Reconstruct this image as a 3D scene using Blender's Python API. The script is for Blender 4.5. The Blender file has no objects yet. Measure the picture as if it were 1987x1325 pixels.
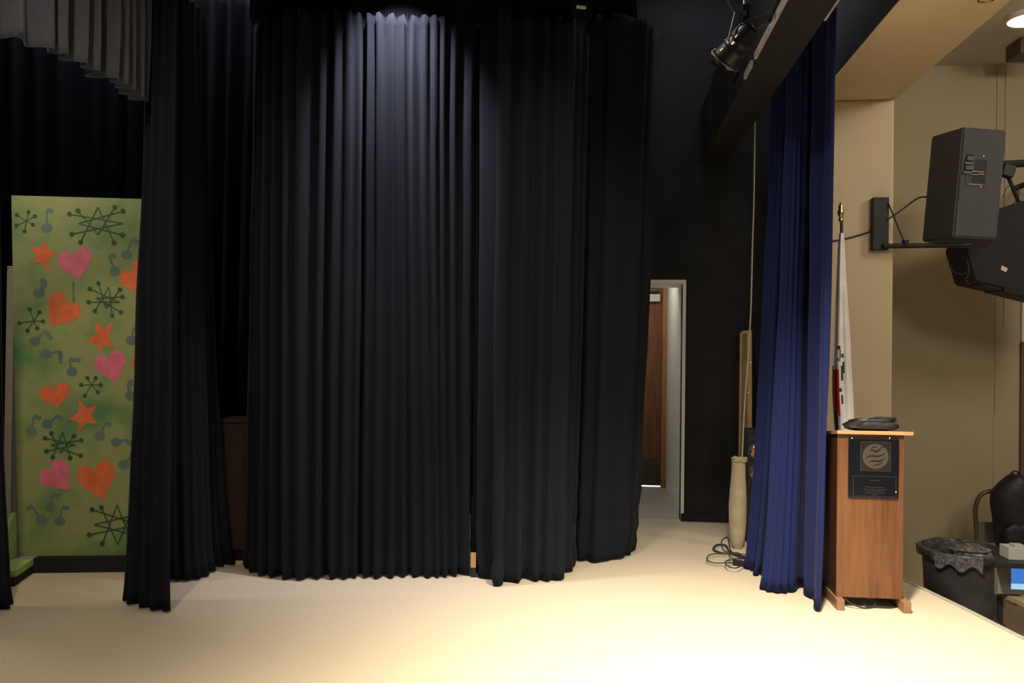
import bpy, bmesh, math, random
from mathutils import Vector, Matrix, noise
random.seed(7)
PI = math.pi
scn = bpy.context.scene
col = scn.collection

# ------------------------------------------------------------------ camera
CW, CH, FPX = 1987.0, 1325.0, 1600.0
EYE = Vector((0, 0, 1.62))
RM = (Matrix.Rotation(math.radians(6.3), 3, 'Z') @ Matrix.Rotation(PI/2+math.radians(0.42), 3, 'X')
      @ Matrix.Rotation(0.012, 3, 'Z'))
cd = bpy.data.cameras.new('camera'); cam = bpy.data.objects.new('camera', cd); col.objects.link(cam)
cd.sensor_width = 36; cd.lens = FPX/CW*36; cd.clip_end = 60
cam.matrix_world = Matrix.Translation(EYE) @ RM.to_4x4()
scn.camera = cam

# ------------------------------------------------------------------ world, exposure, lights
w = bpy.data.worlds.new('world'); scn.world = w; w.use_nodes = True
w.node_tree.nodes['Background'].inputs[0].default_value = (.72, .82, 1, 1)
w.node_tree.nodes['Background'].inputs[1].default_value = .16
scn.view_settings.view_transform = 'Standard'; scn.view_settings.look = 'None'
scn.view_settings.gamma = 1; scn.view_settings.use_curve_mapping = False
scn.view_settings.exposure = 0.0

def spot(name, loc, target, power, colr, angle, blend=.6, size=.08):
    d = bpy.data.lights.new(name, 'SPOT'); d.energy = power; d.color = colr
    d.spot_size = math.radians(angle); d.spot_blend = blend; d.shadow_soft_size = size
    o = bpy.data.objects.new(name, d); col.objects.link(o); o.location = loc
    o.rotation_euler = (Vector(target)-Vector(loc)).to_track_quat('-Z', 'Y').to_euler()
    return o
def area(name, loc, target, power, colr, sx, sy):
    d = bpy.data.lights.new(name, 'AREA'); d.shape = 'RECTANGLE'; d.size = sx; d.size_y = sy
    d.energy = power; d.color = colr
    o = bpy.data.objects.new(name, d); col.objects.link(o); o.location = loc
    o.rotation_euler = (Vector(target)-Vector(loc)).to_track_quat('-Z', 'Y').to_euler()
    return o
WARM = (1, .88, .68)
spot('stage_flood_right', (.66, 3.25, 3.33), (1.15, 3.7, 0), 1900, WARM, 106, 1.0, .14)
spot('stage_flood_centre', (-.35, 4.4, 4.5), (.6, 4.9, 0), 150, (1, .88, .70), 104, .95, .08)
spot('stage_flood_left', (-1.9, 1.6, 4.4), (-1.9, 4.0, 0), 310, (1, .80, .57), 110, .8, .10)
spot('upstage_work_light', (-4.2, 4.6, 3.4), (-1.5, 4.6, 0), 70, (1, .85, .65), 150, .8, .08)
spot('curtain_top_light', (-1.40, 5.20, 4.42), (-1.42, 5.62, 3.2), 520, (.86, .84, .98), 66, 1.0, .03)
area('upstage_fill', (-3.6, 6.2, 5.0), (-3.0, 5.0, 0), 22, (.95, .95, 1), 2.0, 1.0)
area('far_wing_fill', (.9, 7.0, 5.1), (.9, 7.2, 0), 12, (.85, .9, 1), 1.0, 1.0)
area('hall_ceiling_light_near', (5.0, 4.5, 4.3), (4.2, 6.5, 0), 62, (1, .90, .74), 1.2, 1.2)
area('hall_ceiling_light_far', (3.6, 1.0, 4.3), (3.4, 7.5, 2), 80, (1, .89, .72), 1.0, 1.0)
area('corridor_light', (.3, 8.9, 2.75), (.35, 8.9, 0), 7.5, (1, .95, .85), .3, .3)
area('outside_light', (.2, 10.9, 2.0), (.2, 10.2, 0), 160, (1, .98, .93), 1.0, 1.0)

# ------------------------------------------------------------------ helpers
def ray(px, py):
    return RM @ Vector(((px-CW/2)/FPX, -(py-CH/2)/FPX, -1))
def atz(px, py, z=0.0):
    r = ray(px, py); t = (z-EYE.z)/r.z; return EYE + r*t
def aty(px, py, Y):
    r = ray(px, py); return EYE + r*(Y/r.y)
def atx(px, py, X):
    r = ray(px, py); return EYE + r*(X/r.x)
def atd(px, py, D):
    return EYE + ray(px, py)*D
def dz(px, D, z):                       # point at image column px, depth D, height z
    a = EYE + ray(px, 0)*D; b = EYE + ray(px, 1000)*D
    t = (z-a.z)/(b.z-a.z); return a + (b-a)*t
def depth(p):
    return -(RM.transposed() @ (Vector(p)-EYE)).z
def lerp(a, b, t): return a+(b-a)*t
def srgb(r, g, b):
    f = lambda c: ((c/255+.055)/1.055)**2.4 if c > 10 else c/255/12.92
    return (f(r), f(g), f(b), 1)

def mat(name, c, rough=.6, metal=0, noise_scale=0, c2=None, bump=0, bscale=None, coat=0, sheen=0, spec=.5,
        stretch=(1, 1, 1), lo=.35, hi=.65, emis=None, es=0, alpha=1, trans=0):
    m = bpy.data.materials.new(name); m.use_nodes = True
    nt = m.node_tree; b = nt.nodes['Principled BSDF']
    b.inputs['Base Color'].default_value = c; b.inputs['Roughness'].default_value = rough
    b.inputs['Metallic'].default_value = metal; b.inputs['Specular IOR Level'].default_value = spec
    b.inputs['Coat Weight'].default_value = coat; b.inputs['Sheen Weight'].default_value = sheen
    b.inputs['Alpha'].default_value = alpha; b.inputs['Transmission Weight'].default_value = trans
    if emis: b.inputs['Emission Color'].default_value = emis; b.inputs['Emission Strength'].default_value = es
    if noise_scale or bump:
        tc = nt.nodes.new('ShaderNodeTexCoord'); mp = nt.nodes.new('ShaderNodeMapping')
        mp.inputs['Scale'].default_value = stretch
        nt.links.new(tc.outputs['Object'], mp.inputs['Vector'])
    if noise_scale:
        n = nt.nodes.new('ShaderNodeTexNoise'); n.inputs['Scale'].default_value = noise_scale
        n.inputs['Detail'].default_value = 6
        r = nt.nodes.new('ShaderNodeValToRGB')
        r.color_ramp.elements[0].position = lo; r.color_ramp.elements[1].position = hi
        r.color_ramp.elements[0].color = c; r.color_ramp.elements[1].color = c2 or c
        nt.links.new(mp.outputs[0], n.inputs['Vector']); nt.links.new(n.outputs['Fac'], r.inputs[0])
        nt.links.new(r.outputs[0], b.inputs['Base Color'])
    if bump:
        n2 = nt.nodes.new('ShaderNodeTexNoise'); n2.inputs['Scale'].default_value = bscale or 60
        n2.inputs['Detail'].default_value = 4
        bp = nt.nodes.new('ShaderNodeBump'); bp.inputs['Strength'].default_value = bump
        bp.inputs['Distance'].default_value = .01
        nt.links.new(mp.outputs[0], n2.inputs['Vector'])
        nt.links.new(n2.outputs['Fac'], bp.inputs['Height']); nt.links.new(bp.outputs[0], b.inputs['Normal'])
    return m

M = {}
M['floor'] = mat('vinyl_tile', (.53, .455, .345, 1), .42, 0, 90, (.62, .54, .42, 1), .04, 30, spec=.35)
M['floor_grey'] = mat('corridor_vinyl', (.42, .40, .36, 1), .35, 0, 60, (.50, .48, .43, 1))
M['hallfloor'] = mat('hall_vinyl', (.30, .24, .17, 1), .5, 0, 40, (.36, .29, .21, 1))
M['edge'] = mat('stage_nosing', (.33, .31, .26, 1), .5, 0, 20, (.40, .37, .31, 1))
M['cream'] = mat('cream_paint', (.54, .435, .275, 1), .55, 0, 3, (.57, .46, .292, 1), .06, 120)
M['hallwall'] = mat('hall_wall_paint', (.44, .365, .235, 1), .75, 0, 2, (.47, .39, .255, 1), .1, 150)
M['hallceil'] = mat('hall_ceiling_paint', (.60, .55, .46, 1), .85, 0, 4, (.66, .60, .50, 1), .15, 60)
M['blackwall'] = mat('black_wall_paint', (.011, .0115, .013, 1), .8, 0, 3, (.016, .0165, .018, 1), .1, 40, spec=.25)
M['white'] = mat('white_paint', (.74, .75, .70, 1), .5, 0, 5, (.78, .79, .74, 1))
M['whitemetal'] = mat('pale_grey_metal', (.62, .60, .56, 1), .4)
M['door'] = mat('door_wood', (.15, .055, .024, 1), .5, 0, 3, (.22, .085, .036, 1), .05, 30, stretch=(9, 9, 1), spec=.4)
M['doortrim'] = mat('door_frame_wood', (.33, .15, .05, 1), .45, 0, 4, (.40, .19, .07, 1), stretch=(8, 8, 1))
M['kick'] = mat('kick_plate', (.055, .04, .025, 1), .45, 0, 8, (.08, .055, .035, 1))
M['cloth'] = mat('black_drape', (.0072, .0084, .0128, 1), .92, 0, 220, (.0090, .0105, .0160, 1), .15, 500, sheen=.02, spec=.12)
M['cloth2'] = mat('lit_black_drape', (.040, .048, .066, 1), .95, 0, 150, (.054, .063, .084, 1), .15, 400, sheen=.25, spec=.1)  # lighter than the other drapes: light on the valance put into its colour
M['blue'] = mat('blue_velour', (.0088, .0138, .066, 1), .85, 0, 160, (.0115, .018, .086, 1), .15, 400, sheen=.03, spec=.1)
M['green'] = mat('green_scenic_paint', (.25, .30, .12, 1), .7, 0, 2.3, (.075, .20, .075, 1), .06, 60, lo=.46, hi=.66)
M['greenlight'] = mat('pale_green_paint', (.36, .47, .17, 1), .7, 0, 6, (.30, .42, .14, 1))
M['orange'] = mat('orange_paint', (.72, .16, .06, 1), .7, 0, 14, (.58, .13, .045, 1))
M['pink'] = mat('pink_paint', (.68, .17, .26, 1), .7, 0, 14, (.58, .13, .21, 1))
M['darkgreen'] = mat('dark_green_paint', (.02, .095, .035, 1), .7, 0, 12, (.014, .06, .022, 1))
M['noteblue'] = mat('blue_grey_paint', (.085, .155, .145, 1), .7, 0, 9, (.115, .195, .13, 1))
M['notedark'] = mat('deep_blue_grey_paint', (.09, .14, .155, 1), .7, 0, 9, (.12, .19, .13, 1))
M['smear'] = mat('green_smear_paint', (.10, .19, .06, 1), .7)
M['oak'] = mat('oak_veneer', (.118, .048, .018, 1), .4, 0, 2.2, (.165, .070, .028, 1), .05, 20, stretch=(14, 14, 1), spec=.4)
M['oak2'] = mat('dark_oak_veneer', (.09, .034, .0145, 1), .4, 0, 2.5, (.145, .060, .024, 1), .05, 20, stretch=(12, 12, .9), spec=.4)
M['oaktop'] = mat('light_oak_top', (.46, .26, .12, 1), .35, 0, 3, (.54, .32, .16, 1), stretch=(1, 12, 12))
M['oakshade'] = mat('shaded_oak_side', (.045, .016, .008, 1), .45, 0, 2.5, (.065, .024, .011, 1), stretch=(12, 12, 1))  # darker oak copy: shade on the lectern's left side put into the colour
M['foot'] = mat('lectern_foot_wood', (.20, .10, .055, 1), .5, 0, 6, (.26, .135, .07, 1))
M['plaque'] = mat('black_plaque', (.005, .0055, .007, 1), .16, spec=.5)
M['etch'] = mat('etched_brass', (.055, .047, .036, 1), .5, .2)
M['etchdim'] = mat('etched_line', (.05, .05, .046, 1), .5, .2)
M['brownetch'] = mat('plaque_bronze_field', (.014, .009, .007, 1), .35, .1)
M['steel'] = mat('bright_steel', (.75, .75, .73, 1), .22, .9)
M['bag'] = mat('black_nylon', (.012, .012, .014, 1), .5, 0, 12, (.02, .02, .024, 1), .5, 25)
M['blackmetal'] = mat('black_metal', (.012, .012, .013, 1), .5, 0, 30, (.018, .018, .019, 1), spec=.3)
M['beam'] = mat('black_painted_beam', (.012, .0115, .013, 1), .8, 0, 5, (.016, .0155, .017, 1), spec=.2)
M['upperwall'] = mat('dark_brown_wall_paint', (.030, .026, .021, 1), .8, 0, 5, (.038, .033, .026, 1))
M['lampblack'] = mat('lamp_black_enamel', (.004, .004, .0045, 1), .38, spec=.35)
M['doorblack'] = mat('matte_black_enamel', (.006, .006, .007, 1), .95, spec=.05)
M['edgeglint'] = mat('beam_edge_glint', (.20, .20, .22, 1), .5, 0, 15, (.28, .28, .30, 1))  # pale tone painted as light reflecting off the beam's lower edges
M['galv'] = mat('worn_grey_metal', (.06, .06, .065, 1), .5, .4, 15, (.10, .10, .105, 1))
M['speaker'] = mat('speaker_carpet', (.045, .046, .052, 1), .75, 0, 160, (.075, .075, .082, 1), .5, 220)
M['speakerdark'] = mat('speaker_black', (.011, .011, .013, 1), .8, 0, 150, (.018, .018, .020, 1), .4, 200)
M['cablemat'] = mat('black_cable_rubber', (.018, .016, .014, 1), .55)
M['browncable'] = mat('brown_cable_rubber', (.045, .028, .018, 1), .55)
M['canvas'] = mat('cream_canvas', (.42, .36, .25, 1), .9, 0, 9, (.32, .27, .18, 1), .5, 30, sheen=.2)
M['rope'] = mat('pale_rope', (.42, .39, .32, 1), .8, 0, 80, (.3, .28, .22, 1))
M['pine'] = mat('pine_board', (.36, .22, .09, 1), .6, 0, 5, (.46, .29, .13, 1), stretch=(8, 8, 1))
M['pinedark'] = mat('weathered_board', (.16, .11, .05, 1), .7, 0, 5, (.21, .145, .07, 1), stretch=(8, 8, 1))
M['cone'] = mat('orange_cone', (.72, .27, .09, 1), .4)
M['grille'] = mat('speaker_surround', (.035, .034, .035, 1), .5)
M['flagwhite'] = mat('flag_white', (.80, .77, .76, 1), .75, 0, 8, (.70, .67, .66, 1), sheen=.2)
M['flagred'] = mat('flag_red', (.62, .03, .03, 1), .7)
M['flagblack'] = mat('flag_dark_print', (.03, .035, .03, 1), .8)
M['brass'] = mat('brass', (.55, .42, .16, 1), .25, .9)
M['poledark'] = mat('dark_pole_wood', (.06, .035, .015, 1), .4)
M['bin'] = mat('grey_plastic', (.042, .042, .047, 1), .5, 0, 9, (.055, .055, .06, 1))
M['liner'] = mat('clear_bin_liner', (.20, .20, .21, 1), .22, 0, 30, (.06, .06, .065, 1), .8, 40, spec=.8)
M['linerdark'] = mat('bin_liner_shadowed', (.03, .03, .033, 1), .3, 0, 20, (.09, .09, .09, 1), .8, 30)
M['chairwood'] = mat('bent_wood', (.10, .06, .035, 1), .5, 0, 5, (.13, .08, .045, 1))
M['paper'] = mat('pale_card', (.33, .32, .30, 1), .7)
M['monitorgrey'] = mat('grey_case', (.22, .21, .18, 1), .6)
M['screen'] = mat('blue_screen', (.02, .1, .3, 1), .3, emis=(.055, .24, .72, 1), es=.75)
M['screenbar'] = mat('screen_pale_bar', (.3, .5, .7, 1), .3, emis=(.40, .72, 1, 1), es=.8)
M['desk'] = mat('beige_laminate', (.32, .25, .15, 1), .5)
M['brownboard'] = mat('brown_board', (.17, .075, .035, 1), .6, 0, 6, (.21, .095, .045, 1))
M['lampglow'] = mat('lamp_diffuser', (1, 1, 1, 1), .5, emis=(1, .95, .85, 1), es=3)
M['cabinet'] = mat('dark_red_wood', (.022, .009, .008, 1), .5, 0, 3, (.030, .0125, .011, 1), stretch=(8, 8, 1))
M['beige'] = mat('worn_beige_paint', (.45, .42, .34, 1), .7, 0, 8, (.52, .48, .39, 1))
M['ground'] = mat('outside_concrete', (.6, .58, .54, 1), .8, 0, 10, (.66, .64, .6, 1))
M['orangelabel'] = mat('orange_label', (.85, .20, .05, 1), .5)

def tag(o, label=None, cat=None, group=None, kind=None):
    if label: o['label'] = label
    if cat: o['category'] = cat
    if group: o['group'] = group
    if kind: o['kind'] = kind
    return o
def thing(name, loc, label, cat, group=None):
    o = bpy.data.objects.new(name, None); col.objects.link(o); o.location = loc
    o.empty_display_size = .1
    return tag(o, label, cat, group)
ROOT = {}
class MB:
    """collects shapes in world coordinates, linked as one mesh"""
    def __init__(s): s.bm = bmesh.new(); s.mi = 0
    def _f(s, fs):
        for f in fs: f.material_index = s.mi
        return fs
    def box(s, c, size, R=None, bev=0):
        c = Vector(c); R = R or Matrix.Identity(3); hx, hy, hz = [k/2 for k in size]
        v = [s.bm.verts.new(c + R @ Vector((x*hx, y*hy, z*hz))) for x in (-1, 1) for y in (-1, 1) for z in (-1, 1)]
        idx = [(0, 1, 3, 2), (4, 6, 7, 5), (0, 4, 5, 1), (2, 3, 7, 6), (0, 2, 6, 4), (1, 5, 7, 3)]
        fs = s._f([s.bm.faces.new([v[i] for i in q]) for q in idx])
        if bev:
            es = list({e for f in fs for e in f.edges})
            r = bmesh.ops.bevel(s.bm, geom=es, offset=bev, segments=2, affect='EDGES', profile=.6)
            for f in r['faces']: f.material_index = s.mi
        return s
    def bb(s, p, q, bev=0):
        p = Vector(p); q = Vector(q); return s.box((p+q)/2, [abs(q[i]-p[i]) for i in range(3)], None, bev)
    def prism(s, pts, vec):
        """polygon pts extruded by vec"""
        vec = Vector(vec); a = [s.bm.verts.new(p) for p in pts]; b = [s.bm.verts.new(Vector(p)+vec) for p in pts]
        n = len(pts); fs = [s.bm.faces.new(a[::-1]), s.bm.faces.new(b)]
        for i in range(n): fs.append(s.bm.faces.new((a[i], a[(i+1) % n], b[(i+1) % n], b[i])))
        s._f(fs); return s
    def tube(s, pts, r, n=8, cap=True):
        pts = [Vector(p) for p in pts]; rings = []; up = Vector((0, 0, 1))
        rr = r if isinstance(r, (list, tuple)) else [r]*len(pts)
        prev = None
        for i, p in enumerate(pts):
            d = (pts[min(i+1, len(pts)-1)]-pts[max(i-1, 0)]).normalized()
            if prev is None:
                u = d.cross(up)
                if u.length < 1e-3: u = d.cross(Vector((1, 0, 0)))
                u.normalize()
            else:
                u = (prev - d*prev.dot(d)).normalized()
            prev = u; v = d.cross(u)
            rings.append([s.bm.verts.new(p + (u*math.cos(2*PI*k/n)+v*math.sin(2*PI*k/n))*rr[i]) for k in range(n)])
        for i in range(len(rings)-1):
            for k in range(n):
                s._f([s.bm.faces.new((rings[i][k], rings[i][(k+1) % n], rings[i+1][(k+1) % n], rings[i+1][k]))])
        if cap:
            s._f([s.bm.faces.new(rings[0][::-1]), s.bm.faces.new(rings[-1])])
        return s
    def lathe(s, c, prof, n=32, R=None, wob=None):
        """prof: list (radius, height) about local z"""
        c = Vector(c); R = R or Matrix.Identity(3); rings = []
        for j, (r, h) in enumerate(prof):
            ring = []
            for k in range(n):
                a = 2*PI*k/n; q = wob(j, k, a) if wob else (0, 0)
                ring.append(s.bm.verts.new(c + R @ Vector(((r+q[0])*math.cos(a), (r+q[0])*math.sin(a), h+q[1]))))
            rings.append(ring)
        for i in range(len(rings)-1):
            for k in range(n):
                s._f([s.bm.faces.new((rings[i][k], rings[i][(k+1) % n], rings[i+1][(k+1) % n], rings[i+1][k]))])
        if prof[0][0] > 1e-4: s._f([s.bm.faces.new(rings[0][::-1])])
        if prof[-1][0] > 1e-4: s._f([s.bm.faces.new(rings[-1])])
        return s
    def build(s, name, mats, parent=None, origin=None, smooth=False, sub=0, solid=0, keepn=False):
        me = bpy.data.meshes.new(name)
        root = parent
        while root is not None and root.parent is not None: root = root.parent
        off = Vector(root.location) if root is not None else Vector(origin or (0, 0, 0))
        for v in s.bm.verts: v.co -= off
        if not keepn: bmesh.ops.recalc_face_normals(s.bm, faces=s.bm.faces[:])
        s.bm.to_mesh(me); s.bm.free()
        for m in (mats if isinstance(mats, (list, tuple)) else [mats]): me.materials.append(m)
        o = bpy.data.objects.new(name, me); col.objects.link(o)
        if parent is not None: o.parent = parent
        else: o.location = off
        if smooth:
            for p in me.polygons: p.use_smooth = True
            try: me.set_sharp_from_angle(angle=math.radians(42))
            except Exception: pass
        if sub:
            md = o.modifiers.new('sub', 'SUBSURF'); md.levels = sub; md.render_levels = sub
        if solid:
            md = o.modifiers.new('solid', 'SOLIDIFY'); md.thickness = solid; md.offset = -1
        return o
def struct(o): o['kind'] = 'structure'; return o
def Rz(a): return Matrix.Rotation(a, 3, 'Z')
def Rx(a): return Matrix.Rotation(a, 3, 'X')
def Ry(a): return Matrix.Rotation(a, 3, 'Y')
def spline(pts, n=8):
    pts = [Vector(p) for p in pts]; out = []
    P = [pts[0]] + pts + [pts[-1]]
    for i in range(1, len(P)-2):
        for k in range(n):
            t = k/n; a, b, c, d = P[i-1], P[i], P[i+1], P[i+2]
            out.append(.5*((2*b)+(-a+c)*t+(2*a-5*b+4*c-d)*t*t+(-a+3*b-3*c+d)*t**3))
    out.append(pts[-1]); return out

# ------------------------------------------------------------------ setting
PX, PO, PY, HS = 1.69, 2.33, 6.97, 3.67           # proscenium: stage face X, hall face X, jamb Y, soffit height
WY = 7.93                                           # black side wall
VX = .745                                           # corridor right wall X
HZ = -.82                                           # hall floor
HY = 9.05                                           # hall side wall
HC = 4.62                                           # hall ceiling
# stage floor with slightly bowed front edge
edge = [(-6, WY), (-6, -4), (2.75, -4), (2.72, 0), (2.62, 2.6), (2.50, 4.0), (2.385, 4.95), (2.27, 5.55), (2.14, 6.12), (2.03, 6.6), (1.9, 7.1), (1.69, WY)]
b = MB(); b.prism([(x, y, -.04) for x, y in edge], (0, 0, .04)); struct(b.build('floor', M['floor']))
b = MB(); b.bb((-1.0, WY, -.04), (VX, 10.02, 0)); struct(b.build('floor_corridor', M['floor_grey']))
b = MB()
fe = edge[2:-1]
for i in range(len(fe)-1):
    p, q = Vector((*fe[i], 0)), Vector((*fe[i+1], 0)); n = Vector((q.y-p.y, -(q.x-p.x), 0)).normalized()
    if n.x < 0: n = -n
    b.prism([p+Vector((0, 0, .004)), p+n*.035+Vector((0, 0, .004)), p+n*.035+Vector((0, 0, -.05)), p+Vector((0, 0, -.05))], q-p)
o = b.build('trim_1', M['edge']); struct(o)
b = MB(); b.prism([(x, y, HZ) for x, y in [(p[0]-.03, p[1]) for p in fe]+[(fe[-1][0]-.1, fe[-1][1]), (fe[0][0]-.13, fe[0][1])]], (0, 0, -HZ-.05))
struct(b.build('wall_stage_front', M['blackwall']))
b = MB(); b.bb((1.5, -4, HZ-.05), (9, HY+.1, HZ)); struct(b.build('floor_hall', M['hallfloor']))
# black side wall with doorway
OP0, OP1, LT = -.30, VX, 2.245
b = MB(); b.bb((-6, WY, 0), (OP0, WY+.14, 5.4)); b.bb((OP0, WY, LT), (OP1, WY+.14, 5.4)); b.bb((OP1, WY, 0), (PX, WY+.14, 5.4))
struct(b.build('wall_far', M['blackwall']))
b = MB(); b.bb((OP1+.002, WY-.012, 0), (PX, WY, .075)); b.bb((-6, WY-.012, 0), (OP0, WY, .075)); struct(b.build('baseboard_far', M['blackwall']))
b = MB()
b.bb((VX, WY-.006, 0), (VX+.03, WY+.02, LT+.0)); b.bb((OP0, WY-.006, LT-.002), (VX+.03, WY+.02, LT+.035))
b.bb((VX, WY+.02, 0), (VX+.12, 10.0, 2.9)); b.bb((OP0, WY+.02, LT-.004), (VX, WY+.50, LT))
b.bb((OP0-.12, WY+.02, 0), (OP0, 10.0, 2.9))
struct(b.build('wall_corridor', M['white']))
b = MB(); b.bb((OP0-.12, WY+.5, 2.85), (VX+.12, 10.0, 2.9)); struct(b.build('ceiling_corridor', M['white']))
b = MB(); b.bb((OP0, WY-.01, 0), (VX, WY+.03, .006)); struct(b.build('trim_2', M['whitemetal']))
# corridor end wall with door
DY = 9.80
b = MB(); b.bb((OP0, DY+.02, 2.42), (VX, DY+.12, 2.9)); struct(b.build('wall_corridor_end', M['white']))
dr = thing('door_1', (.2, DY, 0), None, None); struct(dr)
b = MB(); b.bb((-.24, DY+.02, .022), (VX-.057, DY+.065, 2.36)); lf = b.build('door_leaf', M['door'], dr)
b = MB(); b.bb((VX-.055, DY-.02, 0), (VX-.002, DY+.08, 2.42)); b.bb((OP0+.002, DY-.02, 0), (-.245, DY+.08, 2.42)); b.bb((-.245, DY-.02, 2.365), (VX-.055, DY+.08, 2.42)); b.bb((VX-.08, DY+.066, .022), (VX-.05, DY+.078, 2.42)); b.bb((-.25, DY+.066, .022), (-.225, DY+.078, 2.42)); b.bb((-.25, DY+.066, 2.34), (VX-.05, DY+.078, 2.42))
b.build('door_frame', M['doortrim'], dr)
b = MB(); b.bb((-.22, DY+.014, .03), (VX-.075, DY+.02, .34)); b.build('kick_plate', M['kick'], dr)
p0 = aty(1281, 571, DY); p1 = aty(1240, 585, DY)
b = MB(); b.bb((p1.x, DY-.03, p1.z), (p0.x, DY+.018, p0.z), .006); cl = b.build('door_closer', M['whitemetal'], dr)
p0 = aty(1277, 561, DY); p1 = aty(1240, 566, DY)
b = MB(); b.bb((p1.x, DY-.05, p1.z), (p0.x, DY+.018, p0.z), .003); b.build('closer_arm', M['galv'], cl)
b = MB(); b.bb((-3, 10.02, -.06), (3, 12.5, -.004)); struct(b.build('floor_outside', M['ground']))
# proscenium: black stage face, cream jamb and soffit
b = MB(); b.bb((PX, PY+.004, 0), (PX+.06, WY+.14, 5.4)); b.bb((PX, -4, HS+.004), (PX+.06, PY+.004, 5.4)); struct(b.build('wall_proscenium_back', M['upperwall']))
b = MB(); b.bb((PX+.005, PY, HZ), (PO, HY+.1, HS), .02); struct(b.build('wall_proscenium_jamb', M['cream']))
b = MB(); b.bb((PX+.005, -4, HS), (PO, HY+.1, HC+.9)); struct(b.build('wall_proscenium_header', M['cream']))
# hall
b = MB(); b.bb((PO, HY, HZ), (9, HY+.1, HC+.1)); struct(b.build('wall_hall', M['hallwall']))
b = MB()
c0 = dz(1937, depth(aty(1937, 160, HY)), HC).x
b.bb((c0-.012, HY-.012, 1.0), (c0+.006, HY, HC)); b.bb((c0+.07, HY-.012, 1.9), (c0+.085, HY, HC))
b.bb((c0-.02, HY-.006, HZ), (c0-.012, HY, 1.0)); struct(b.build('trim_3', M['hallwall']))
b = MB(); b.bb((PO, -4, HC), (9, HY+.1, HC+.1)); struct(b.build('ceiling_hall', M['hallceil']))
b = MB(); b.bb((9, -4, HZ), (9.1, HY+.1, HC+.1)); struct(b.build('wall_hall_right', M['hallwall']))
# stage left/back walls and ceiling
b = MB(); b.bb((-6.1, -4, 0), (-6, WY+.14, 5.4)); struct(b.build('wall_upstage', M['blackwall']))
b = MB(); b.bb((-6, -4, 5.35), (PX, WY+.14, 5.45)); struct(b.build('ceiling_stage', M['blackwall']))

# ------------------------------------------------------------------ curtains
def curtain(name, cols, ztop, ridges=None, width=.10, db=.10, dt=.05, matl=None, rows=44, zbot=.012, step=.012,
            parent=None, seed=1, sway=.012, fine=.006, wrinkle=0, flare=.78):
    """cols: (px,py of the hem on the floor [or a world point at zbot], px at the top). ridges: hem px of fold crests."""
    rnd = random.Random(seed); B = []; T = []
    for c in cols:
        if len(c) == 3 and not isinstance(c[0], Vector):
            p = atz(c[0], c[1], zbot); B.append(p); T.append(dz(c[2], depth(p), ztop))
        else:
            B.append(c[0]); T.append(c[1])
    L = [0]
    for i in range(1, len(B)): L.append(L[-1]+(B[i].xy-B[i-1].xy).length)
    tot = L[-1]
    def at(P, s):
        for i in range(1, len(L)):
            if s <= L[i]+1e-9:
                t = (s-L[i-1])/max(1e-6, L[i]-L[i-1]); return P[i-1].lerp(P[i], t)
        return P[-1].copy()
    if ridges:
        rs = []
        for r in ridges:
            for i in range(1, len(cols)):
                a, c = cols[i-1][0], cols[i][0]
                if (a-r)*(c-r) <= 0 and a != c:
                    rs.append(L[i-1]+(L[i]-L[i-1])*(r-a)/(c-a)); break
    else:
        rs = []; s = width*.3
        while s < tot:
            rs.append(s); s += width*rnd.uniform(.6, 1.5)
    rs = sorted(rs); rs = [rs[0]-width] + rs + [rs[-1]+width]
    amps = [rnd.uniform(.5, 1.1) for _ in rs]
    def fold(s):
        for i in range(1, len(rs)):
            if s <= rs[i]:
                a, c = rs[i-1], rs[i]; t = min(1, max(0, (s-a)/(c-a))); wdt = min(1.25, (c-a)/.10)
                v = math.sin(PI*t)**2.3               # 1 in the valley
                return 1 - v*wdt*amps[i]
        return 1
    nc = max(6, int(tot/step)); b = MB(); grid = []
    for j in range(rows+1):
        v = j/rows; row = []
        z = lerp(zbot, ztop, v)
        for i in range(nc+1):
            s = tot*i/nc
            ws = s + sway*math.sin(v*3.1+s*5+seed)*(1-v*.2)
            ws = min(max(ws, 0), tot)
            p = at(B, s).lerp(at(T, s), v**flare)
            a0 = at(B, max(0, s-.06)); a1 = at(B, min(tot, s+.06)); d = (a1-a0).xy
            n = Vector((-d.y, d.x)).normalized() if d.length > 1e-6 else Vector((0, -1))
            if n.dot(p.xy) > 0: n = -n
            amp = lerp(db, dt, v)
            off = (fold(ws)-.5)*amp
            off += fine*math.sin(s*2*PI/.026+seed)*(v**10)
            if wrinkle: off += wrinkle*noise.noise(Vector((s*9, z*7, seed)))*max(0, 1-z/.9)
            off += .012*noise.noise(Vector((s*3, z*1.3, seed*3.1)))
            row.append(b.bm.verts.new((p.x+n.x*off, p.y+n.y*off, z)))
        grid.append(row)
    for j in range(rows):
        for i in range(nc):
            b.bm.faces.new((grid[j][i], grid[j][i+1], grid[j+1][i+1], grid[j+1][i]))
    org = None if parent is not None else (B[len(B)//2].x, B[len(B)//2].y, 0)
    o = b.build(name, matl or M['cloth'], parent, org, smooth=False, keepn=True, solid=.004)
    for p in o.data.polygons: p.use_smooth = True
    return o

ZT = 3.93
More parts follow.
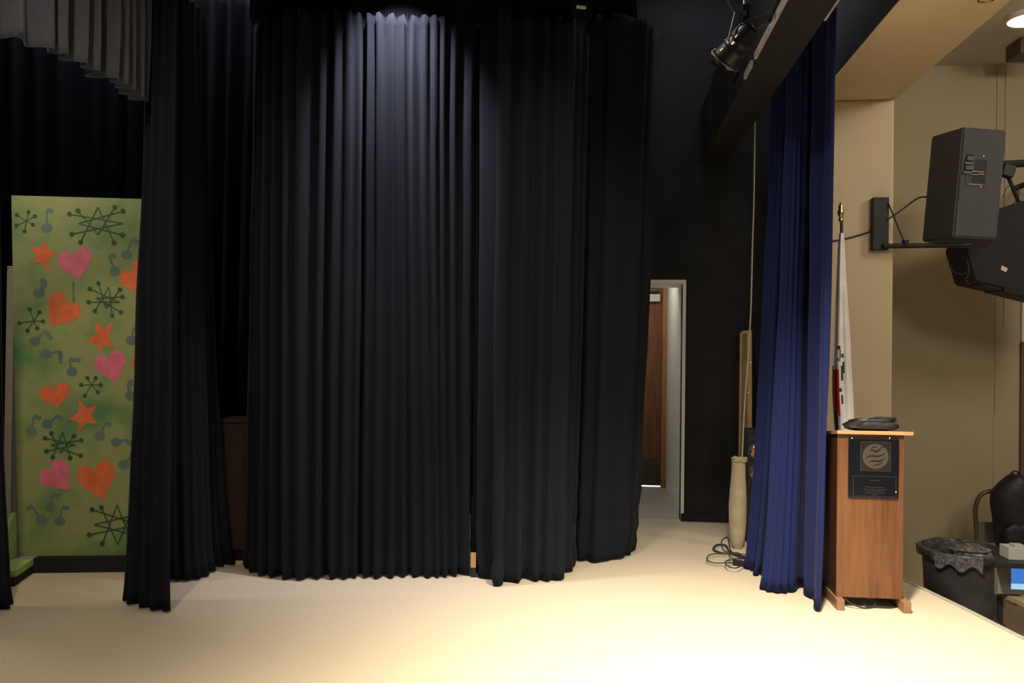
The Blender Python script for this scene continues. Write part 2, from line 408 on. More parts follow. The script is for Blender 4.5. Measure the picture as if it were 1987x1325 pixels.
# middle panel with pleated heading
th = thing('stage_curtain', tuple(atz(700, 1120)), 'widest black pleated stage curtain, in the middle, with the lit patch near its top', 'curtain', 'black side masking curtains')
curtain('drape', [(486, 1091, 510), (489, 1104, 516), (508, 1112, 526), (553, 1119, 560), (580, 1121, 585), (620, 1119, 628), (665, 1120, 668), (700, 1116, 705), (740, 1119, 742), (790, 1115, 792), (838, 1117, 838), (880, 1114, 884), (899, 1112, 911), (903, 1107, 916)],
        ZT, ridges=[494, 510, 530, 556, 583, 619, 648, 671, 689, 712, 733, 757, 780, 803, 828, 845, 858, 878, 898], db=.105, dt=.115, seed=3, parent=th, rows=60, fine=.010)
def heading(parent, pxa, pya, pxb, pyb, z0, z1, seed, mt=None, fwd=.05):
    A = atz(pxa, pya); Bp = atz(pxb, pyb); A = dz(pxa+9, depth(A), z0); Bp = dz(pxb+9, depth(Bp), z0)
    L_ = (Bp-A).xy.length; n = int(L_/.0045); b = MB(); d = (Bp-A).xy.normalized(); nn = Vector((d.y, -d.x))
    if nn.dot(A.xy) > 0: nn = -nn
    rows = []
    for j, (zz, k) in enumerate([(z0-.02, .35), (z0, 1), (z0+.04, 1), ((z0+z1)/2, .9), (z1, .8)]):
        r = []
        for i in range(n+1):
            t = i/n; p = A.lerp(Bp, t)
            o_ = fwd*k + .008*math.sin(i*2*PI/5) + .02*noise.noise(Vector((t*9, seed, 0)))
            zz2 = zz + .014*math.sin(t*11+seed) if j < 2 else zz
            r.append(b.bm.verts.new((p.x+nn.x*o_, p.y+nn.y*o_, zz2)))
        rows.append(r)
    for j in range(4):
        for i in range(n): b.bm.faces.new((rows[j][i], rows[j][i+1], rows[j+1][i+1], rows[j+1][i]))
    o = b.build('pleated_heading', mt or M['cloth'], parent, keepn=True, solid=.003)
    for p in o.data.polygons: p.use_smooth = True
heading(th, 478, 1112, 906, 1112, ZT-.02, 4.22, 1)
th2 = thing('stage_curtain', tuple(atz(1010, 1125)), 'black stage curtain with creased, furthest-forward hem beside the thin wooden batten end', 'curtain', 'black side masking curtains')
curtain('drape', [(923, 1108, 933), (928, 1114, 940), (945, 1123, 955), (966, 1133, 975), (980, 1132, 992), (992, 1126, 1004), (1020, 1125, 1035), (1060, 1123, 1078), (1091, 1121, 1112), (1094, 1108, 1120), (1103, 1103, 1132), (1105, 1096, 1136)],
        ZT, ridges=[932, 968, 1004, 1040, 1062, 1080, 1097], db=.07, dt=.07, seed=5, parent=th2, rows=60, wrinkle=.05)
heading(th2, 926, 1118, 1100, 1116, ZT-.02, 4.22, 2)
th3 = thing('stage_curtain', tuple(atz(1165, 1085)), 'black stage curtain nearest the open doorway, its right edge slanting in', 'curtain', 'black side masking curtains')
curtain('drape', [(1110, 1078, 1138), (1115, 1084, 1146), (1130, 1088, 1160), (1152, 1089, 1186), (1180, 1087, 1222), (1200, 1082, 1248), (1215, 1075, 1262), (1225, 1066, 1273), (1222, 1052, 1277)],
        4.15, ridges=[1113, 1126, 1152, 1204], db=.05, dt=.06, seed=8, parent=th3, rows=60, wrinkle=.05, flare=.62)
heading(th3, 1105, 1090, 1222, 1078, 4.13, 4.35, 3)

# leg curtain in front of the painted scenery unit
lg = thing('leg_curtain', tuple(atz(286, 1180)), 'narrow black leg curtain hanging in front of the green painted panel, nearest to the camera', 'curtain')
curtain('drape', [(244, 1162, 290), (242, 1168, 294), (262, 1174, 302), (285, 1180, 314), (306, 1184, 326), (330, 1185, 340), (329, 1178, 342)],
        3.98, ridges=[250, 275, 298, 326], db=.04, dt=.05, seed=11, parent=lg, flare=.6)
lg2 = thing('leg_curtain', tuple(atz(370, 1122)), 'black leg curtain between the nearest leg curtain and the dark red cabinet', 'curtain')
curtain('drape', [(322, 1122, 318), (334, 1124, 330), (352, 1125, 344), (372, 1123, 356), (392, 1119, 362), (406, 1110, 378), (418, 1100, 386), (438, 1096, 391), (458, 1092, 396)],
        4.0, ridges=[330, 348, 366, 384, 398, 410, 428, 446], db=.07, dt=.05, seed=13, parent=lg2, flare=.6)
lg3 = thing('leg_curtain', tuple(atz(-30, 1184)), 'black leg curtain cut off by the left border of the photo', 'curtain')
curtain('drape', [(-110, 1196, -110), (-70, 1194, -70), (-30, 1190, -50), (0, 1183, -24), (12, 1181, -16), (16, 1172, -12)],
        3.9, ridges=[-90, -60, -35, -10, 10], db=.05, dt=.05, seed=17, flare=.6, parent=lg3)
# black backdrop behind the green panel
bk = thing('backdrop_curtain', tuple(atz(150, 1075)), 'dim black backdrop curtain hanging behind the green painted panel', 'curtain')
curtain('drape', [(-140, 1050, -160), (-40, 1046, -60), (60, 1042, 50), (150, 1042, 150), (250, 1040, 255), (330, 1038, 350), (420, 1036, 452), (500, 1034, 536)],
        4.6, width=.17, db=.14, dt=.09, seed=19, parent=bk)
# border valance top left
vb = thing('border_valance', (tuple(atd(120, 60, 4.4))), 'short grey-black border valance gathered in folds, top left corner', 'curtain')
zb = 3.09
def hemp(px, py): return atz(px, py, zb)
H = [(-120, 20), (-60, 45), (0, 72), (60, 85), (112, 106), (150, 124), (180, 143), (215, 156), (262, 188), (275, 196)]
cc = []
for (x, y) in H:
    p = hemp(x, y); cc.append((p, Vector((p.x, p.y, 4.5))))
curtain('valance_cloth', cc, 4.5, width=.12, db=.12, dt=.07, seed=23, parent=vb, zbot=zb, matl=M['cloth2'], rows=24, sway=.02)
# blue proscenium curtain
bc = thing('proscenium_curtain', tuple(atz(1530, 1150)), 'royal blue stage curtain drawn back beside the wooden lectern', 'curtain')
curtain('drape', [(1452, 1084, 1508), (1449, 1100, 1512), (1456, 1106, 1519), (1461, 1100, 1524), (1466, 1114, 1529), (1472, 1108, 1534), (1477, 1120, 1538), (1479, 1141, 1543), (1492, 1146, 1550), (1510, 1148, 1556), (1530, 1148, 1563), (1548, 1140, 1572), (1556, 1138, 1580), (1566, 1153, 1590), (1578, 1163, 1602), (1583, 1177, 1612), (1590, 1184, 1621), (1588, 1169, 1619), (1583, 1152, 1613), (1577, 1137, 1605)],
        4.25, ridges=[1457, 1467, 1479, 1490, 1505, 1519, 1533, 1566, 1589], db=.045, dt=.06, seed=29, parent=bc, matl=M['blue'], rows=50, step=.008, sway=.01, flare=.62)
b = MB(); a = atz(1449, 1100); t_ = dz(1508, depth(a), 4.27); c_ = atz(1590, 1184); t2 = dz(1622, depth(c_), 4.27)
b.tube([t_+Vector((0, .15, .012)), t2+Vector((0, -.1, .012))], .018); b.build('curtain_track', M['blackmetal'], bc)

# ------------------------------------------------------------------ overhead beam, pipe, stage light
b = MB(); b.bb((.895, -4, 3.37), (1.14, WY, 3.9)); o = b.build('trim_4', M['beam']); struct(o)
b = MB(); b.bb((.880, -4, 3.362), (.895, 5.05, 3.40)); b.bb((.880, 5.17, 3.362), (.895, 5.42, 3.40)); o = b.build('trim_5', M['edgeglint']); struct(o)  # pale strips added as painted reflections along the beam's lower edges
b = MB(); b.bb((1.14, -4, 3.366), (1.152, 4.5, 3.39)); o = b.build('trim_6', M['edgeglint']); struct(o)
LD = 4.35
def lp(x, y, d=0): return atd(x, y, LD+d)
sl = thing('stage_light', tuple(lp(1440, 20)), 'black theatre spotlight with yoke and barn doors hanging beside the overhead beam', 'stage light')
ax = (lp(1414, 108, .05)-lp(1452, 62, -.04)).normalized(); qR = ax.to_track_quat('Z', 'Y').to_matrix()
cbk = lp(1452, 62, -.04)
b = MB(); b.lathe(cbk, [(.0, -.03), (.045, -.025), (.062, 0), (.065, .05), (.07, .055), (.065, .06), (.068, .10), (.073, .105), (.068, .11), (.075, .17), (.085, .175), (.085, .19), (.07, .19), (.066, .16), (0, .15)], 28, qR)
b.build('lamp_housing', M['lampblack'], sl, smooth=True)
b = MB(); b.lathe(cbk, [(.001, .182), (.04, .178), (.066, .165), (.0661, .163), (.001, .163)], 24, qR); b.build('lens', mat('lens_glass', (.35, .36, .38, 1), .08, spec=1), sl, smooth=True)
b = MB()
for k in range(4):
    a = k*PI/2+.4; R2 = qR @ Rz(a)
    c = cbk + R2 @ Vector((.10, 0, .225)); b.box(c, (.004, .13, .085), R2 @ Ry(.35))
b.build('barn_doors', M['doorblack'], sl)
b = MB(); b.lathe(cbk, [(.082, .176), (.09, .176), (.09, .2), (.082, .2)], 28, qR); b.build('lens_ring', M['galv'], sl, smooth=True)
top = lp(1446, 30)
sidev = (qR @ Vector((1, 0, 0))); 
b = MB()
pv = cbk+ax*.08
yl = [top, top+sidev*.09+Vector((0, 0, -.01)), pv+sidev*.085, pv+sidev*.07]
yr = [top, top-sidev*.09+Vector((0, 0, -.01)), pv-sidev*.085, pv-sidev*.07]
b.tube(yl, .007, 6); b.tube(yr, .007, 6); b.build('yoke', M['galv'], sl)
b = MB(); b.tube([lp(1447, 34), lp(1446, -30)], .013, 10); b.build('hanging_rod', M['steel'], sl, smooth=True)
b = MB(); b.tube([lp(1447, 36), lp(1447, 22)], .02, 8); b.box(lp(1447, 16), (.035, .035, .03)); b.build('clamp', M['blackmetal'], sl)
cR = ((lp(1488, 38)-lp(1462, 48)).normalized()).to_track_quat('X', 'Z').to_matrix()
b = MB(); b.box(lp(1475, 43, .02), (.075, .035, .042), cR, .004); b.build('gel_frame_bracket', M['galv'], sl)
b = MB(); b.tube(spline([lp(1440, 42), lp(1460, 34), lp(1496, 20), lp(1494, 44), lp(1455, 58)]), .0035, 6); b.build('safety_wire', M['galv'], sl)
b = MB(); b.tube(spline([lp(1405, -20), lp(1420, 18), lp(1436, 44)]), .0055, 6); b.build('power_cable', M['galv'], sl)
for (x, y) in [(1421, 66), (1428, 76), (1401, 92), (1432, 62)]:
    pass
for kx, ky, kr in ((1424, 78, .013), (1402, 91, .008), (1431, 66, .006)):
    b = MB(); b.lathe(lp(kx, ky, -.11), [(0, 0), (kr, .002), (kr, .02), (0, .024)], 12, qR); b.build('housing_glint', M['steel'], sl, smooth=True)  # bright discs added as painted highlights on the housing, not controls
pp = lp(1446, -30)
b = MB(); b.tube([(pp.x, -1, pp.z+.03), (pp.x, pp.y+.25, pp.z+.03)], .024, 12)
tag(b.build('lighting_pipe', M['blackmetal'], None, (pp.x, pp.y, pp.z+.03), smooth=True), 'black pipe above the theatre spotlight that carries it', 'pipe')
# small pale tag at the curtain track
q = atd(1128, 14, 5.55)
b = MB(); b.box(q, (.065, .012, .018), Rz(.1) @ Ry(.12)); tag(b.build('tape_strip', M['whitemetal'], None, tuple(q)), 'short pale tape strip high above the black curtains', 'tape')

# ------------------------------------------------------------------ painted scenery unit
A0 = atz(36, 1110); A1 = atz(246, 1107.5)
dv = (A1-A0); dv.z = 0; dv.normalize(); nv = Vector((dv.y, -dv.x, 0))
if nv.dot(A0) > 0: nv = -nv
PWID = 1.08
un = thing('scenery_unit', tuple(A0), 'tall green painted scenery panel with hearts, stars and notes on a black base', 'scenery panel')
z0p, z1p = .098, 2.655
pl0 = A0 - nv*.02
Xl, Xr = aty(22, 380, pl0.y), None
def onpanel(px, py, off=0):
    r = ray(px, py); t = (pl0-EYE).dot(nv)/r.dot(nv); return EYE + r*t + nv*off
c00 = onpanel(35.5, 1079); c01 = onpanel(22, 379)
zlo = c00.z; zhi = c01.z
c10 = c00+dv*PWID; c10.z = onpanel(250, 1077.5).z; c11 = c01+dv*(PWID+.03); c11.z = zhi
b = MB(); b.prism([c00, c10, c11, c01], -nv*.04)
# shapes
C1 = lambda x, y: (x/3.156, 360+y/3.156)
C2 = lambda x, y: (x/2.88, 740+y/2.88)
lay = [0]
def poly2(pts, mi):
    lay[0] += 1; off = .0004+.000012*lay[0]
    vs = [b.bm.verts.new(onpanel(x, y, off)) for x, y in pts]
    try: f = b.bm.faces.new(vs); f.material_index = mi
    except Exception: pass
def line2(p, q, w, mi):
    d = Vector((q[0]-p[0], q[1]-p[1])); L_ = d.length or 1; n = Vector((-d.y, d.x))/L_*w/2
    poly2([(p[0]+n.x, p[1]+n.y), (q[0]+n.x, q[1]+n.y), (q[0]-n.x, q[1]-n.y), (p[0]-n.x, p[1]-n.y)], mi)
def dot2(p, r, mi, n=14, ry=None):
    poly2([(p[0]+r*math.cos(2*PI*k/n)*random.uniform(.95, 1.05), p[1]+(ry or r)*math.sin(2*PI*k/n)*random.uniform(.95, 1.05)) for k in range(n)], mi)
def heart(C, cl, tip, wd, mi):
    cl = Vector(C(*cl)); tip = Vector(C(*tip)); k = Vector(C(100, 0)).x/100
    a = tip-cl; h = a.length; a.normalize(); s = Vector((-a.y, a.x)); wd = wd*k
    pts = []
    for i in range(40):
        t = 2*PI*i/40; x = 16*math.sin(t)**3; y = 13*math.cos(t)-5*math.cos(2*t)-2*math.cos(3*t)-math.cos(4*t)
        p = cl + s*(x/32*wd) + a*((5-y)/22*h); pts.append((p.x, p.y))
    poly2(pts, mi)
def star(C, outer, mi):
    o_ = [Vector(C(*p)) for p in outer]; c = sum(o_, Vector((0, 0)))/5; pts = []
    for i in range(5):
        pts.append(o_[i]); m_ = (o_[i]+o_[(i+1) % 5])/2; pts.append(c+(m_-c)*.58)
    poly2([(p.x, p.y) for p in pts], mi)
GN, OR, PK, DG, NB, ND, SM = 0, 1, 2, 3, 4, 5, 6
def burst6(C, c, dots):
    c = C(*c)
    for d in dots:
        d = C(*d); line2(c, d, 1.6, DG); dot2(d, 4.1, DG)
def burst8(C, dots, up, dn, lf_, rt, wl=2.3, r=5):
    D_ = [C(*d) for d in dots]; up, dn, lf_, rt = C(*up), C(*dn), C(*lf_), C(*rt)
    # dots order: top-left inner, left upper, left lower, bottom-left, bottom-right, right lower, right upper, top-right inner
    for sp, i, j in ((up, 3, 4), (dn, 0, 7), (rt, 1, 2), (lf_, 5, 6)):
        line2(sp, D_[i], wl, DG); line2(sp, D_[j], wl, DG)
    for d in D_: dot2(d, r, DG)
def note(C, head, stem, flag, mi=NB, r=11):
    h, s, f = C(*head), C(*stem), C(*flag); 
    line2(h, s, 4.5, mi); line2(s, f, 8.5, mi); dot2(h, r, mi, 14, r*.85)
for n_ in [((287, 262), (287, 150), (325, 160)), ((775, 425), (806, 330), (850, 345)), ((705, 525), (668, 435), (712, 430)), ((213, 955), (280, 890), (318, 945)),
           ((440, 1140), (425, 1065), (495, 1070)), ((800, 1290), (785, 1210), (815, 1195)), ((805, 950), (820, 870), (878, 925))]:
    note(C1, *n_, mi=NB if n_[0][1] < 900 else ND)
note(C1, (238, 660), (270, 625), (262, 570), ND); note(C1, (262, 620), (285, 600), (245, 575), ND, 6); note(C1, (283, 1030), (370, 1015), (372, 1090), ND)
for n_ in [((175, 280), (190, 195), (228, 205)), ((265, 240), (322, 190), (348, 212)), ((556, 305), (588, 237), (622, 242)), ((650, 340), (700, 325), (735, 350)),
           ((692, 465), (735, 420), (738, 400)), ((727, 80), (712, 15), (740, 20)), ((278, 700), (298, 628), (335, 640)), ((333, 780), (350, 700), (386, 710)), ((232, 775), (178, 695), (150, 715))]:
    note(C2, *n_)
for cl_, tp, wd in [((455, 440), (492, 588), 215), ((672, 1070), (716, 1218), 195)]: heart(C1, cl_, tp, wd, PK)
heart(C1, (400, 733), (302, 868), 215, OR); heart(C1, (822, 535), (930, 665), 210, OR); heart(C1, (880, 1075), (858, 1205), 150, OR)
heart(C2, (305, 50), (324, 155), 178, OR); heart(C2, (298, 505), (392, 616), 180, PK); heart(C2, (535, 508), (576, 672), 215, OR)
star(C1, [(278, 338), (352, 405), (300, 525), (203, 482), (185, 368)], OR)
star(C1, [(585, 832), (697, 832), (700, 998), (607, 1018), (525, 962)], OR)
star(C2, [(444, 105), (543, 130), (540, 237), (442, 282), (382, 211)], OR)
burst6(C1, (162, 218), [(103, 180), (175, 163), (214, 187), (202, 240), (151, 280), (100, 245)])
burst6(C1, (207, 830), [(182, 757), (242, 775), (264, 831), (229, 874), (169, 888), (119, 841)])
burst6(C1, (560, 1220), [(536, 1178), (587, 1178), (617, 1220), (600, 1266), (520, 1287), (497, 1221)])
burst8(C1, [(478, 155), (425, 175), (440, 298), (493, 347), (698, 350), (750, 303), (752, 157), (703, 133)], (600, 132), (600, 302), (480, 232), (752, 232))
burst8(C1, [(603, 598), (550, 632), (542, 713), (582, 768), (688, 797), (742, 775), (750, 682), (735, 637)], (667, 620), (650, 752), (590, 690), (732, 715), 1.9, 4.4)
burst8(C2, [(288, 290), (253, 317), (260, 390), (295, 423), (393, 428), (452, 415), (455, 328), (414, 305)], (350, 283), (340, 400), (286, 355), (420, 355), 2.2, 4.6)
burst8(C2, [(567, 705), (515, 716), (500, 857), (573, 907), (740, 905), (800, 870), (800, 735), (745, 705)], (655, 690), (658, 912), (526, 800), (775, 800), 2.8, 5)
poly2([C1(440, 585), C1(455, 590), C1(452, 660), C1(460, 700), C1(452, 730), C1(443, 700), C1(446, 640)], SM)
b.build('painted_board', [M['green'], M['orange'], M['pink'], M['darkgreen'], M['noteblue'], M['notedark'], M['smear']], un, keepn=True)
f0 = atz(64, 1112); f1 = f0 + dv*(PWID-.05)
b = MB(); b.prism([f0, f1, f1-nv*.30, f0-nv*.30], (0, 0, zlo-.004)); b.build('base_platform', M['blackwall'], un)
g0 = atz(64, 1112); g1 = atz(27, 1138); g2 = g1-dv*.25; g3 = g0-dv*.25
b = MB(); b.prism([g0, g1, g2, g3], (0, 0, .055)); b.build('foot_rail', M['blackwall'], un)
up_ = Vector((0, 0, .056)); h0, h1 = g0+up_, g0.lerp(g1, .92)+up_
b = MB(); b.prism([h0+nv*.004, h1, h1-dv*.22, h0-dv*.22+nv*.004], (0, 0, .042)); b.build('foot_plank', M['greenlight'], un)
k0 = onpanel(34, 1082, .004); k1 = onpanel(33, 994, .004); zt = .10
k2 = Vector((k1.x, k1.y, k1.z))-dv*.02; ft = k0+nv*.26-dv*.035; ft.z = zt; k0.z = zt
b = MB(); b.prism([k0, k1, k1+nv*.025, ft], -dv*.03); b.build('corner_brace', M['greenlight'], un)
# pale board edge behind left
q0 = atz(8, 1060); q0 = dz(9, 6.15, 0)
pb = thing('storage_panel', tuple(q0), 'narrow off-white board standing on end left of the green panel', 'board')
e0 = dz(4.5, 6.15, 0); e1 = dz(10.0, 6.15, 0); e2 = dz(30, 6.6, 0)
zt = aty(8, 524, q0.y).z; shift = dz(4.5, 6.15, zt)-e0
b = MB(); b.bb((e0.x, e0.y, .0), (e0.x+.06, e0.y+.04, zt)); b.build('board_panel', M['beige'], pb)
b = MB(); b.bb((e0.x+.06, e0.y+.012, .0), (e0.x+.10, e0.y+.04, zt-.01)); b.build('shade_strip', M['monitorgrey'], pb)  # grey strip stands for the shading down the board's right side
b = MB(); b.bb((e0.x, e0.y, zt+.018), (e0.x+.07, e0.y+.04, zt+.03)); b.bb((e0.x, e0.y+.004, zt), (e0.x+.068, e0.y+.036, zt+.018)); b.build('top_cap', M['whitemetal'], pb)

# dark red cabinet in the gap between curtains
q = dz(458, 6.15, 0)
cb = thing('wooden_cabinet', tuple(q), 'dark red wooden cabinet glimpsed in the gap between two black curtains', 'cabinet')
zt = aty(458, 814, q.y).z
xa = dz(415, 6.15, 0).x; xb = dz(500, 6.15, 0).x
b = MB(); b.bb((xa, q.y, .09), (xb, q.y+.28, zt-.02)); b.build('body', M['cabinet'], cb)
b = MB(); b.bb((xa-.01, q.y-.015, zt-.02), (xb+.01, q.y+.29, zt)); b.build('top_board', M['cabinet'], cb)
b = MB(); b.bb((xa+.02, q.y+.03, 0), (xb-.02, q.y+.26, .09)); b.build('plinth', M['blackwall'], cb)
# orange-brown strip between curtains
q = atz(917, 1106, .02)
b = MB(); p = dz(918, 5.80, .0); zt_ = aty(917, 1073, p.y).z; zb_ = aty(917, 1101, p.y).z
b.bb((p.x-.018, p.y, 0), (p.x+.018, p.y+.02, max(.02, zb_)))
sg = thing('wooden_stake', tuple(p), 'short light wooden batten end standing in the slit between the middle curtains', 'batten')
b.build('foot', M['blackmetal'], sg)
b = MB(); b.bb((p.x-.018, p.y-.002, max(.02, zb_)), (p.x+.018, p.y+.02, zt_)); b.build('batten', M['pine'], sg)

# ------------------------------------------------------------------ lectern
LY = 5.43
def ly(px, py, Y=LY): return aty(px, py, Y)
xl, xr = ly(1622, 1000).x, ly(1751.5, 1000).x
xl = ly(1624, 1000).x; xr = ly(1753, 1000).x
ztop = ly(1690, 842).z; zbt = ly(1690, 1160).z; LDp = .42
lc = thing('lectern', ((xl+xr)/2, LY+.2, 0), 'oak lectern with black engraved plaque standing at the stage edge', 'lectern')
b = MB(); xm = lerp(xl, xr, .5)
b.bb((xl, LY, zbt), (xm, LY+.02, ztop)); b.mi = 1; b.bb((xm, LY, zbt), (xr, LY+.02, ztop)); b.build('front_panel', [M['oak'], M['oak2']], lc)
b = MB(); b.prism([(xl, LY+.02, zbt), (xl, LY+LDp, zbt), (xl, LY+LDp, ztop-.05), (xl, LY+.02, ztop)], (.02, 0, 0)); b.build('side_panel', M['oakshade'], lc)
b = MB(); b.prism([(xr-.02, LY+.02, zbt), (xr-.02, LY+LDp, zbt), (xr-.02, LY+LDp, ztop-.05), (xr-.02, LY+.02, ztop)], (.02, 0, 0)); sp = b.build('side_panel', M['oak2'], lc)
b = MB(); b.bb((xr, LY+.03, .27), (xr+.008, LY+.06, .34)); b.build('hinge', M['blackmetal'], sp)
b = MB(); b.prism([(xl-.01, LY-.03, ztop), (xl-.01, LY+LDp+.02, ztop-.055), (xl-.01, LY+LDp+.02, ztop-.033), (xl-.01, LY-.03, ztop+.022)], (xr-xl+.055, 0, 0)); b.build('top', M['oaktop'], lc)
for xx in (xl+.012, xr+.008):
    b = MB(); b.bb((xx-.025, LY-.065, 0), (xx+.022, LY+LDp+.04, zbt), .003); b.build('foot', M['foot'], lc)
b = MB(); b.bb((xl+.045, LY+.2, .012), (xr-.03, LY+.24, zbt)); b.build('rear_rail', M['kick'], lc)
def fp(px, py): v = ly(px, py, LY); return v.x, v.z
x0, z1_ = fp(1646, 849); x1, z0_ = fp(1742, 967)
b = MB(); b.bb((x0, LY-.014, z0_), (x1, LY, z1_), .003); pq = b.build('plaque', M['plaque'], lc)
def frame2(b, pa, pb_, w, y):
    xa, zb2 = fp(*pa); xb_, za2 = fp(*pb_)
    b.bb((xa, y-.001, zb2-w), (xb_, y, zb2)); b.bb((xa, y-.001, za2), (xb_, y, za2+w)); b.bb((xa, y-.001, za2), (xa+w, y, zb2)); b.bb((xb_-w, y-.001, za2), (xb_, y, zb2))
yy = LY-.0142
b = MB(); xa, zb2 = fp(1669, 857); xb_, za2 = fp(1726, 913); b.bb((xa, yy-.0006, za2), (xb_, yy, zb2)); b.build('emblem_field', M['brownetch'], pq)
b = MB(); frame2(b, (1668.5, 856), (1726.5, 914), .0022, yy-.0006); frame2(b, (1654, 922), (1737, 964), .0018, yy)
b.build('engraved_border', M['etchdim'], pq)
cx, cz = fp(1697.5, 885); rr = .0785
b = MB(); b.lathe((cx, yy-.0006, cz), [(rr, 0), (rr, .001), (rr-.004, .0015)], 40, Rx(PI/2)); em = b.build('emblem', M['etch'], pq)
b = MB()
def wave(x0_, x1_, zc, amp, th_, ph):
    n = 18
    for i in range(n):
        ta, tb = i/n, (i+1)/n
        f = lambda t: (cx+lerp(x0_, x1_, t), cz+zc+t*.028+amp*math.sin(ph+t*2*PI*1.1), th_*math.sin(PI*min(1, max(.08, t)))**.5)
        a = f(ta); c = f(tb); y_ = yy-.0026
        b.prism([(a[0], y_, a[1]-a[2]/2), (c[0], y_, c[1]-c[2]/2), (c[0], y_, c[1]+c[2]/2), (a[0], y_, a[1]+a[2]/2)], (0, .0006, 0))
wave(-.058, .058, -.010, .006, .013, 0); wave(-.040, .060, -.040, .006, .012, .3); wave(-.018, .045, -.062, .003, .008, .6)
wave(-.035, .05, .028, .010, .014, 1.2); wave(-.03, .012, .045, .004, .008, 0)
b.build('emblem_waves', M['brownetch'], em)
b = MB()
for i, (wd, yp) in enumerate([(0, 929), (20, 931), (38, 944), (44, 948), (34, 951.5), (38, 955), (12, 959)]):
    xa, za = fp(1695.5-wd/2, yp); xb_, _ = fp(1695.5+wd/2, yp); x = xa; rnd = random.Random(i)
    while x < xb_:
        if i == 2 and x == xa:
            b.build('engraved_title', M['etchdim'], pq); b = MB()
        w_ = rnd.uniform(.006, .016); b.bb((x, yy-.0006, za-.0012), (min(x+w_, xb_+.002), yy, za+.0012)); x += w_+.003
b.build('engraved_text', M['etchdim'], pq)
for (px_, py_) in ((1652, 849.5), (1725, 849.5), (1737, 954)):
    xx, zz = fp(px_, py_); b = MB(); b.lathe((xx, yy, zz), [(.005, 0), (.005, .002), (.003, .004), (0, .0045)], 12, Rx(PI/2))
    b.build('plaque_screw', M['steel'], pq, smooth=True)
# cord under lectern
b = MB(); pts = [(xl+.05, LY+.0, .06), (xl+.09, LY-.01, .03), (xl+.16, LY-.01, .008), (xl+.22, LY+.01, .007), (xl+.25, LY+.03, .03), (xl+.22, LY+.05, .06), (xl+.18, LY+.04, .04), (xl+.20, LY+.03, .007), (xl+.32, LY+.02, .007), (xl+.38, LY+.05, .007)]
b.tube(spline(pts), .005, 6); tag(b.build('extension_cord', M['cablemat'], None, (xl+.2, LY, 0), smooth=True), 'black cord curled on the floor under the lectern', 'cord')
# folded bag on top
bx0, bx1 = ly(1649, 820).x, ly(1751, 820).x; by = LY+.12; bz = ly(1700, 834, by).z
slope = -.055/(LDp+.05); RB = Rx(math.atan(slope))
zt_ = ztop+.022+slope*(by-(LY-.03))
bg = thing('folded_bag', ((bx0+bx1)/2, by, zt_), 'folded black nylon bag lying on top of the lectern', 'bag')
def lump(b, c, size, seed, R=None, n1=26, n2=14, pw=.55, nz=.12):
    R = R or Matrix.Identity(3); g = []
    sg_ = lambda v, p: math.copysign(abs(v)**p, v)
    for j in range(n2+1):
        ph = -PI/2+PI*j/n2; r = []
        for i in range(n1):
            th_ = 2*PI*i/n1
            v = Vector((sg_(math.cos(ph), pw)*sg_(math.cos(th_), pw), sg_(math.cos(ph), pw)*sg_(math.sin(th_), pw), sg_(math.sin(ph), pw)))
            k = 1+nz*noise.noise(v*2.1+Vector((seed, 0, 0)))+nz*.5*noise.noise(v*5+Vector((0, seed, 0)))
            r.append(b.bm.verts.new(Vector(c)+R @ Vector((v.x*size[0]/2*k, v.y*size[1]/2*k, v.z*size[2]/2*(k if v.z > 0 else 1)))))
        g.append(r)
    for j in range(n2):
        for i in range(n1): 
            try: s_ = b.bm.faces.new((g[j][i], g[j][(i+1) % n1], g[j+1][(i+1) % n1], g[j+1][i])); s_.material_index = b.mi
            except Exception: pass
    return b
cxb = (bx0+bx1)/2
b = MB(); lump(b, (cxb+.008, by, zt_+.035), (bx1-bx0-.01, .22, .060), 3, RB); lump(b, (cxb+.012, by-.005, zt_+.068), (bx1-bx0-.05, .20, .048), 5, RB @ Ry(-.07)); b.build('bag_body', M['bag'], bg, smooth=True)
b = MB(); b.prism([(bx0, by-.10, zt_+.05), (bx0+.05, by-.11, zt_+.078), (bx0+.10, by-.105, zt_+.076), (bx0+.09, by-.10, zt_+.03), (bx0+.015, by-.105, zt_+.03)], (0, .16, -.01)); b.build('flap', M['bag'], bg)
b = MB(); b.tube(spline([(cxb-.08, by-.09, zt_+.082), (cxb, by-.10, zt_+.100), (cxb+.08, by-.09, zt_+.096), (cxb+.14, by-.07, zt_+.084)]), .007, 6); b.build('handle', M['bag'], bg, smooth=True)
b = MB(); b.box((cxb+.085, by-.088, zt_+.094), (.028, .012, .006), Ry(-.25)); b.build('buckle', M['steel'], bg)

# ------------------------------------------------------------------ flag
FD = 5.95
def fd(x, y, d=0): return atd(x, y, FD+d)
base = dz(1637, FD+.05, 0)
fg = thing('flag', (base.x, base.y, 0), 'white flag with red stripe furled on a pole behind the lectern', 'flag')
b = MB(); b.tube([(base.x, base.y, .02), fd(1633, 420, .02)], .011, 10); b.build('pole', M['poledark'], fg, smooth=True)
b = MB(); b.lathe((base.x, base.y, 0), [(.14, 0), (.14, .02), (.10, .04), (.03, .06), (.02, .12), (0, .12)], 24); b.build('pole_stand', M['brass'], fg, smooth=True)
ft_ = fd(1632, 424)
b = MB(); b.lathe(ft_+Vector((.003, .02, 0)), [(.012, -.02), (.016, 0), (.01, .01), (.02, .03), (.024, .05), (.014, .075), (.018, .09), (.004, .12), (0, .125)], 14); b.build('finial', M['brass'], fg, smooth=True)
